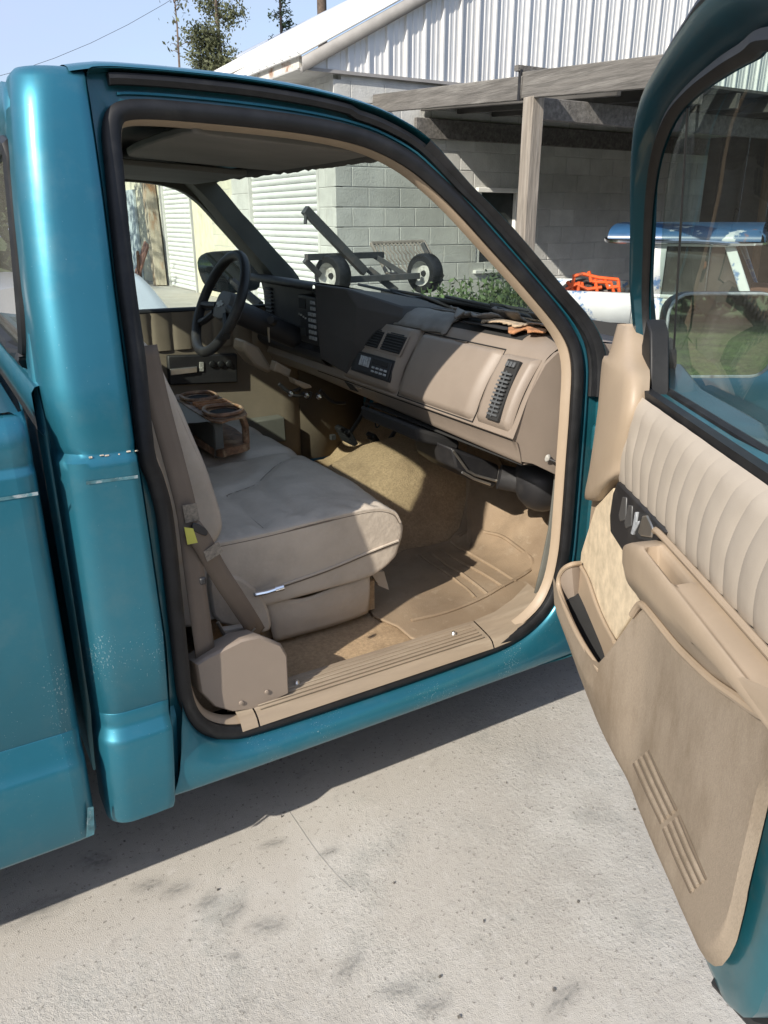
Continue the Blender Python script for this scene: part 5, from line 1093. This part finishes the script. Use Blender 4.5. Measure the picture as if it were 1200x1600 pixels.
ro_ = [[K(u+du, w_, z) for w_, z in ((-.03, 1.305), (-.02, 1.35), (.06, 1.40), (.3, 1.44), (.85, 1.455), (1.4, 1.44), (1.64, 1.40), (1.72, 1.35), (1.73, 1.305))] for u, du in ((2.0, 0), (2.3, 0), (2.7, 0), (2.95, 0), (3.2, .03))]
ob('cab_roof', *patch(ro_, 2, 2), M['oblue'], OT, sharp=50)
ob('roof_drip_rail', *tubem(CR([K(1.98, 0, 1.315), K(2.04, -.035, 1.30), K(2.4, -.04, 1.30), K(2.75, -.04, 1.30), K(3.05, -.03, 1.285), K(3.26, .2, 1.29), K(3.28, .85, 1.30), K(3.26, 1.5, 1.29)], 4), .018, n=6), M['chrome'], OT)
ob('roof_visor', *loft([[K(3.21, w_, 1.39-.0*w_), K(3.25, w_, 1.345), K(3.26, w_, 1.30)] for w_ in (.0, .3, .85, 1.4, 1.7)]), M['oblue'], OT, solid=.01)
for w_ in (.02, 1.68):
    ob('windshield_post', *tubem([K(3.20, w_, .84), K(2.98, w_+(.03 if w_ < 1 else -.03), 1.31)], 0, prof=[(-.04, -.03), (.04, -.03), (.04, .03), (-.04, .03)], up=tuple(RTt)), M['owhite'], OT, bev=.01)
    ob('rear_post', *tubem([K(2.36, w_, .84), K(2.38, w_+(.03 if w_ < 1 else -.03), 1.31)], 0, prof=[(-.06, -.03), (.06, -.03), (.06, .03), (-.06, .03)], up=tuple(RTt)), M['owhite'], OT, bev=.01)
    ob('vent_window_bar', *tubem([K(2.86, w_, .84), K(2.85, w_+(.02 if w_ < 1 else -.02), 1.29)], .013), M['chrome'], OT)
    ob('side_glass', *loft([[K(2.38, w_, .84), K(3.18, w_, .84)], [K(2.38, w_+(.03 if w_ < 1 else -.03), 1.3), K(2.98, w_+(.03 if w_ < 1 else -.03), 1.3)]]), glass('old_side_glass%d' % int(w_), (.06, .075, .07), dust=.14), OT)  # dark tint paints the unlit cab, the dust its reflected haze
ob('windshield_glass', *loft([[K(3.22, w_, .86) for w_ in (.05, .85, 1.65)], [K(2.99, w_, 1.31) for w_ in (.08, .85, 1.62)]]), glass('old_windshield', (.08, .1, .09), dust=.1), OT)  # tint darkened to paint the unlit cab
ob('cab_dark_fill', *join(prismm([K(2.44, w_, z) for w_, z in ((.07, .80), (1.63, .80), (1.60, 1.27), (.10, 1.27))], RTt*.42)), mat('cab_shade_fill', (.045, .05, .048), rough=.9, var=.3, vscale=4), OT)  # solid dark block added, paints the shade behind the cab windows
for w_, sg in ((-.012, 1), (1.70, -1)):
    ob('door_top_frame', *loft([[K(u, w_+sg*.012, .83), K(u, w_+sg*.034, 1.20), K(u, w_+sg*.04, 1.31)] for u in (2.32, 2.50)]), M['owhite'], OT, solid=.02)
    ob('window_top_rail', *loft([[K(u, w_+sg*.036, 1.262), K(u, w_+sg*.042, 1.312)] for u in (2.40, 3.02)]), M['owhite'], OT, solid=.02)
    ob('window_sill_rail', *loft([[K(u, w_+sg*.008, .83), K(u, w_+sg*.012, .862)] for u in (2.40, 3.20)]), M['owhite'], OT, solid=.02)
ob('windshield_header', *loft([[K(3.0, w_, 1.265), K(2.985, w_, 1.315)] for w_ in (.05, 1.65)]), M['owhite'], OT, solid=.02)
ob('windshield_rubber', *tubem([K(3.20, .08, .87), K(3.24, .85, .87), K(3.20, 1.62, .87)], .018), M['rubber'], OT)
ob('bench_back', *boxm(K(2.5, .85, .8), (.15, 1.4, .5), Matrix.Rotation(PH-R(90)-PSI, 3, 'Z')), mat('dark_seat', (.05, .045, .04)), OT, bev=.03)
ob('dash_ledge', *boxm(K(3.1, .85, .82), (.2, 1.5, .1), Matrix.Rotation(PH-R(90)-PSI, 3, 'Z')), M['undark'], OT, bev=.02)
def wheel(name, c, ax, r, w_, par, rimm):
    o = ob(name, *lathem(c, ax, [(r*.62, -w_/2), (r*.9, -w_/2), (r*.985, -w_*.36), (r, 0), (r*.985, w_*.36), (r*.9, w_/2), (r*.62, w_/2)], 32), M['rubber'], par, sharp=50)
    ob('rim', *lathem(c, ax, [(0, -w_*.12), (r*.12, -w_*.12), (r*.3, -w_*.15), (r*.45, -w_*.05), (r*.56, -w_*.2), (r*.62, -w_*.48), (r*.65, -w_*.5), (r*.66, -w_*.42), (r*.6, 0), (r*.64, w_*.5), (r*.5, w_*.4), (0, w_*.4)], 28), rimm, o, sharp=40)
    ob('hub', *lathem(c-V(ax).normalized()*w_*.25, ax, [(0, 0), (r*.13, 0), (r*.16, w_*.15), (r*.16, w_*.4)], 14), M['black'], o)
    return o
for u in (1.62, 3.95):
    for w_ in (.12, 1.58): wheel('wheel', K(u, w_, .29), tuple(HDt if w_ < 1 else -HDt), .29, .18, OT, M['owhite'])
ob('old_chassis', *boxm(K(2.3, .85, .26), (4.0, 1.3, .1), Matrix.Rotation(PH-R(90)-PSI, 3, 'Z')), M['undark'], OT)
# orange hoist and dark tarp in its bed
M['orange'] = mat('orange_paint', (.75, .12, .03), rough=.5, var=.15, dirt=[((.1, .05, .03), 9, .55, .7, .7)])
OH = thing('orange_hoist', 'orange steel hoist frame lying in the bed of the old pickup', 'hoist', tuple(K(1.75, .35, .52)))
for q in (((895, 432), (910, 428), (935, 434), (966, 437)), ((897, 434), (893, 452), (898, 458)), ((966, 437), (968, 462)), ((905, 440), (902, 470)), ((920, 424), (924, 440)), ((925, 440), (955, 442), (960, 460)), ((880, 455), (900, 444), (918, 452), (940, 449)), ((930, 436), (934, 462)), ((945, 437), (950, 450), (966, 448)), ((886, 440), (893, 448), (890, 462))):
    ob('hoist_tube', *tubem([KP(*p, 7.55) for p in q], .017, n=7), M['orange'], OH)
ob('hoist_plate', *prismm([KP(*p, 7.6) for p in ((893, 446), (912, 440), (915, 458), (893, 462))], HD*.1), M['orange'], OH, bev=.01)
TP = tag(ob('tarp_bundle', *lathem(K(1.72, .55, .62), (0, 0, 1), [(0, -.12), (.42, -.12), (.44, .0), (.36, .14), (.27, .2), (.15, .30), (0, .32)], 14), mat('dark_brown_tarp', (.06, .045, .04), rough=.7, var=.5, vscale=8, bump=1, bscale=14, bdist=.05), None, sharp=20), 'dark brown crumpled tarp heap beside the orange hoist', 'tarp')
ob('engine_block', *boxm(K(1.9, .6, .70), (.35, .3, .3), Matrix.Rotation(.3, 3, 'Z')), mat('grey_iron', (.12, .11, .1), rough=.7, var=.4), OH, bev=.03)

for x_ in (2.42, -1.15):
    for y_ in (.17, 1.73): wheel('wheel', V((x_, y_, .35)), (0, 1, 0) if y_ < 1 else (0, -1, 0), .35, .22, T, M['metal'])

# small black trailer stacked on pallets by the wall
TR = thing('utility_trailer', 'small black trailer frame with white rimmed wheels and raised tongue', 'trailer', tuple(KP(590, 470, 6.8)))
M['tblack'] = mat('black_steel', (.05, .052, .055), rough=.55, var=.3, dirt=[((.14, .09, .06), 6, .55, .75, .6)])
AX = (-RT*.68-HD*.74).normalized()
M['rimw'] = mat('dirty_white_rim', (.5, .5, .48), rough=.6, var=.2, vscale=20, dirt=[((.15, .11, .08), 14, .5, .7, .7)])
wheel('wheel', KP(520, 431, 6.5), tuple(-AX), .165, .13, TR, M['rimw'])
wheel('wheel', KP(664, 427, 6.9), tuple(-AX), .165, .13, TR, M['rimw'])
def bar(qs, h, r, nm='frame_bar'): return ob(nm, *tubem([KP(*p, hh) for p, hh in zip(qs, h)], 0, prof=[(-r*.72, -r*.6), (r*.72, -r*.6), (r*.72, r*.6), (-r*.72, r*.6)], up=(0, 0, 1)), M['tblack'], TR, bev=.004)
bar(((525, 438), (655, 431)), (6.55, 6.85), .035, 'axle'); bar(((478, 402), (598, 398)), (6.4, 6.95), .035); bar(((476, 327), (570, 425)), (6.4, 6.7), .048, 'tongue')
bar(((476, 406), (500, 430)), (6.4, 6.5), .03); bar(((585, 400), (650, 440)), (6.9, 6.9), .03); bar(((575, 420), (620, 455)), (6.8, 6.8), .04)
bar(((660, 380), (690, 440)), (7.1, 7.0), .025)
ob('hitch_pin', *tubem([KP(478, 330, 6.4), KP(477, 350, 6.38)], .015), M['tblack'], TR)
MR = thing('mesh_ramp', 'rusty expanded metal ramp leaning against the block wall behind the trailer', 'ramp', tuple(KP(640, 470, 7.05)))
qa, qb, qc, qd = KP(580, 380, 7.2), KP(662, 377, 7.35), KP(692, 432, 7.15), KP(605, 428, 7.0)
MM = mat('rusty_mesh_steel', (.25, .22, .19), rough=.7, metal=.3, var=.4)
for k in range(15):
    ob('mesh_strand', *tubem([lerp(qa, qb, k/14)+V((0, 0, .012*(j % 2)))+(qb-qa)*(.016*(1 if j % 2 else -1)) if False else lerp(lerp(qa, qb, k/14), lerp(qd, qc, k/14), j/8)+(qb-qa)*(.03*(j % 2)) for j in range(9)], .008, n=5), MM, MR)
for a, b in ((qa, qb), (qb, qc), (qc, qd), (qd, qa)): ob('ramp_frame', *tubem([a, b], .016, n=6), MM, MR)
for k in range(3):
    pl = thing('wooden_pallet', ('bottom', 'middle', 'top')[k]+' grey wooden pallet of the stack under the small trailer', 'pallet', tuple(KP(600, 470, 6.9).xy)+(.27*k,), 'pallets under the trailer')
    c_ = KP(590, 470, 6.95); rot = Matrix.Rotation(PH-R(90), 3, 'Z')
    for j in range(6): ob('deck_board', *boxm(V((c_.x, c_.y, .24+.27*k))+rot @ V((0, -.5+.2*j, 0)), (1.5, .12, .03), rot), M['wood'], pl)
    for j in range(3): ob('bearer', *boxm(V((c_.x, c_.y, .11+.27*k))+rot @ V((-.65+.65*j, 0, 0)), (.09, 1.1, .215), rot), M['wood'], pl)

# generic parked cars (seen past the driver side)
def car(name, label, loc, rz, col, L=4.4, W=1.75, H=1.5, cat='car', tall=False):
    c = thing(name, label, cat, loc); Rm = Matrix.Rotation(rz, 3, 'Z'); o0 = V(loc)
    q = lambda x, y, z: o0+Rm @ V((x, y, z))
    bm_ = mat(name+'_paint', col, rough=.3, coat=.6, var=.03)
    hz = .62*H if not tall else .56*H
    body = [(-L/2, .35, .5), (-L/2+.05, .55*H, .82), (-L*.3, hz, .96), (0, hz, 1), (L*.22, hz, .98), (L*.4, .52*H, .9), (L/2, .42*H, .75)]
    rows = []
    for x_, zt, wf in body:
        w2 = W/2*wf; rows.append([q(x_, -w2*.9, .25), q(x_, -w2, .45), q(x_, -w2, zt-.08), q(x_, -w2*.9, zt), q(x_, 0, zt+.03), q(x_, w2*.9, zt), q(x_, w2, zt-.08), q(x_, w2, .45), q(x_, w2*.9, .25)])
    vs, fs = patch(rows, 2, 3); ob('body', vs, fs, bm_, c, sharp=50)
    x0_, x1_ = (-L*.42, L*.06) if tall else (-L*.30, L*.05)
    gh = []
    for x_, z_, wf in ((x0_-.15, hz-.02, .86), (x0_+.1, H*.9, .74), (x0_+.4, H, .68), (x1_-.2, H, .66), (x1_+.15, H*.93, .70), (x1_+.65, hz-.02, .86)):
        w2 = W/2*wf; gh.append([q(x_, -W/2*.88, hz-.03), q(x_, -w2, z_-.05), q(x_, -w2*.8, z_), q(x_, 0, z_+.02), q(x_, w2*.8, z_), q(x_, w2, z_-.05), q(x_, W/2*.88, hz-.03)])
    vs, fs = patch(gh, 2, 3); ob('cabin', vs, fs, bm_, c, sharp=50)
    for s in (-1, 1):
        for a, b in ((x0_+.15, (x0_+x1_)/2-.05), ((x0_+x1_)/2+.05, x1_+.28)):
            ob('side_window', *prismm(CR([q(a, s*(W/2*.885), hz+.04), q(b, s*(W/2*.885), hz+.04), q(b-.16, s*(W/2*.75), H-.13), q(a+.12, s*(W/2*.75), H-.13)], 1, True), Rm @ V((0, s*.012, 0))), M['dark_pane'], c)
    ob('windscreen', *prismm([q(x1_+.63, -W*.38, hz+.04), q(x1_+.63, W*.38, hz+.04), q(x1_+.2, W*.31, H-.09), q(x1_+.2, -W*.31, H-.09)], Rm @ V((.012, 0, .012))), M['dark_pane'], c)
    for x_ in (-L*.31, L*.31):
        for s in (-1, 1): wheel('wheel', q(x_, s*(W/2-.1), .32), tuple(Rm @ V((0, -s, 0))), .32, .2, c, M['metal'])
    return c
car('white_van', 'white van parked beside the trees beyond the truck bed', (-2.4, 8.2, 0), R(-8), (.75, .76, .76), 4.8, 1.9, 1.95, 'van', True)
cp_ = P(215, 470, y=6.0)
car('silver_car', 'silver car with dark glass below the driver window, beside the garage', (1.2, 7.6, 0), R(100), (.55, .6, .64), 4.2, 1.7, 1.0)

# ================================================================== PLANTS
def leafmat(name, col): return posmat(mat(name, col, rough=.7, var=.35, vscale=3, rand=0))
M['leaf'] = leafmat('leaf_green', (.055, .085, .03)); M['leaf2'] = leafmat('leaf_olive', (.075, .085, .035)); M['bark'] = mat('bark', (.12, .09, .07), rough=.95, var=.3, vscale=8)
def leaves(pts, size):
    vs, fs = [], []
    for p in pts:
        a = V((random.gauss(0, 1), random.gauss(0, 1), random.gauss(0, 1))).normalized(); b = a.orthogonal().normalized(); b.rotate(Matrix.Rotation(random.random()*6.28, 3, a))
        s = size*random.uniform(.6, 1.4); c = a.cross(b); i = len(vs)
        vs += [p-b*s, p+c*s*.45, p+b*s, p-c*s*.45]; fs.append((i, i+1, i+2, i+3))
    return vs, fs
def tree(name, label, base, h, cr_, z0, n, size, m, lean=(0, 0)):
    base = V(base); t = thing(name, label, 'tree', tuple(base)); topp = base+V((lean[0], lean[1], h))
    trunk = [lerp(base, topp, k/8)+V((.1*noise.noise(V((k*.7, h, 0))), .1*noise.noise(V((k*.7, h, 5))), 0))*(k > 0) for k in range(9)]
    parts = [tubem(trunk, .02*h*.5, n=8, scale=lambda q: 1-.8*q)]; pts = []
    for k in range(26):
        f = random.uniform(z0, .98); p0 = lerp(base, topp, f); a = random.random()*6.28; ln = cr_*random.uniform(.6, 1.1)*(1-.55*abs((f-z0)/(1-z0)-.35))
        e = p0+V((math.cos(a)*ln, math.sin(a)*ln, ln*random.uniform(.1, .6))); parts.append(tubem([p0, lerp(p0, e, .5)+V((0, 0, ln*.08)), e], .02*h*.09, n=5, scale=lambda q: 1-.7*q))
        for _ in range(n//26):
            g_ = random.random()**.6; c = lerp(p0, e, g_); pts.append(c+V((random.gauss(0, .22*cr_), random.gauss(0, .22*cr_), random.gauss(0, .2*cr_))))
    ob('trunk', *join(*parts), M['bark'], t); ob('crown', *leaves(pts, size), m, t, sharp=180)
    return t
b1_ = KP(362, 344, 22); tree('tree', 'leafy green tree rising behind the white garage roof', (b1_.x, b1_.y, 0), 9.6, .72, .28, 17000, .045, M['leaf2'])
b2_ = KP(452, 344, 24); tree('tree', 'small green treetop peeking over the garage roof, right of the taller tree', (b2_.x, b2_.y, 0), 8.9, .36, .5, 2600, .042, M['leaf'])
b3_ = KP(300, 344, 21); tree('tree', 'thin nearly bare sapling left of the tall tree', (b3_.x, b3_.y, 0), 6.6, .5, .5, 160, .06, M['leaf2'])
tree('tree', 'green tree behind the white van, seen at the left edge', (-1.2, 17, 0), 6.2, 2.2, .25, 5000, .12, M['leaf'])
tree('tree', 'broad green tree left of the white van', (-5.5, 18, 0), 6.0, 2.6, .25, 5000, .13, M['leaf2'])
up_ = KP(511, 344, 26); UPo = thing('utility_pole', 'wooden utility pole behind the garage roof', 'pole', (up_.x, up_.y, 0))
ob('pole_shaft', *tubem([V((up_.x, up_.y, 0)), V((up_.x, up_.y, 10.5))], .14, n=10), M['bark'], UPo); ob('cross_arm', *boxm((up_.x, up_.y, 9.9), (1.8, .1, .12), Matrix.Rotation(.6, 3, 'Z')), M['bark'], UPo)
wa_, wb2 = V((up_.x, up_.y, 9.9)), KP(-200, 160, 26)
tag(ob('power_line', *tubem([lerp(wa_, wb2, k/12)-V((0, 0, 1.0*math.sin(math.pi*k/12))) for k in range(13)], .006, n=4), M['black']), 'thin dark overhead power line crossing the sky from the pole', 'wire')
# weeds by the wall
wp = []; wl_ = []
for k in range(300):
    q = KP(random.uniform(668, 815), 470, random.uniform(6.2, 6.7)); hh = random.uniform(.95, 1.5)*(1-.25*abs(q.x-5.2)); a = random.random()*6.28; d_ = random.uniform(.02, .22)
    b0 = V((q.x, q.y, 0)); e = b0+V((math.cos(a)*d_, math.sin(a)*d_, hh)); wp.append(tubem([b0, lerp(b0, e, .6)-V((math.cos(a)*d_*.2, math.sin(a)*d_*.2, 0)), e], .004, n=3, caps=False))
    for _ in range(26): wl_.append(lerp(b0, e, random.uniform(.3, 1.02))+V((random.gauss(0, .035), random.gauss(0, .035), random.gauss(0, .02))))
wd_ = ob('weeds', *join(*wp, leaves(wl_, .028)), leafmat('weed_green', (.10, .155, .055)), None, sharp=180); wd_['kind'] = 'stuff'; wd_['label'] = 'tall green weeds growing against the block wall'
# woodland all round, beyond the yard
pts = []
for k in range(24000):
    a = random.uniform(-2.9, -.2) if random.random() < .75 else random.uniform(-4.7, -2.9); rr = random.uniform(26, 34)
    top_ = 7+2.2*noise.noise(V((a*6, 0, 0)))+1.2*noise.noise(V((a*20, 0, 2)))
    pts.append(V((math.cos(a)*rr, math.sin(a)*rr-1, random.random()**.8*top_)))
fw_ = ob('far_wood', *leaves(pts, .42), M['leaf'], None, sharp=180); fw_['kind'] = 'stuff'; fw_['label'] = 'dark wood at the edge of the grass behind the camera'
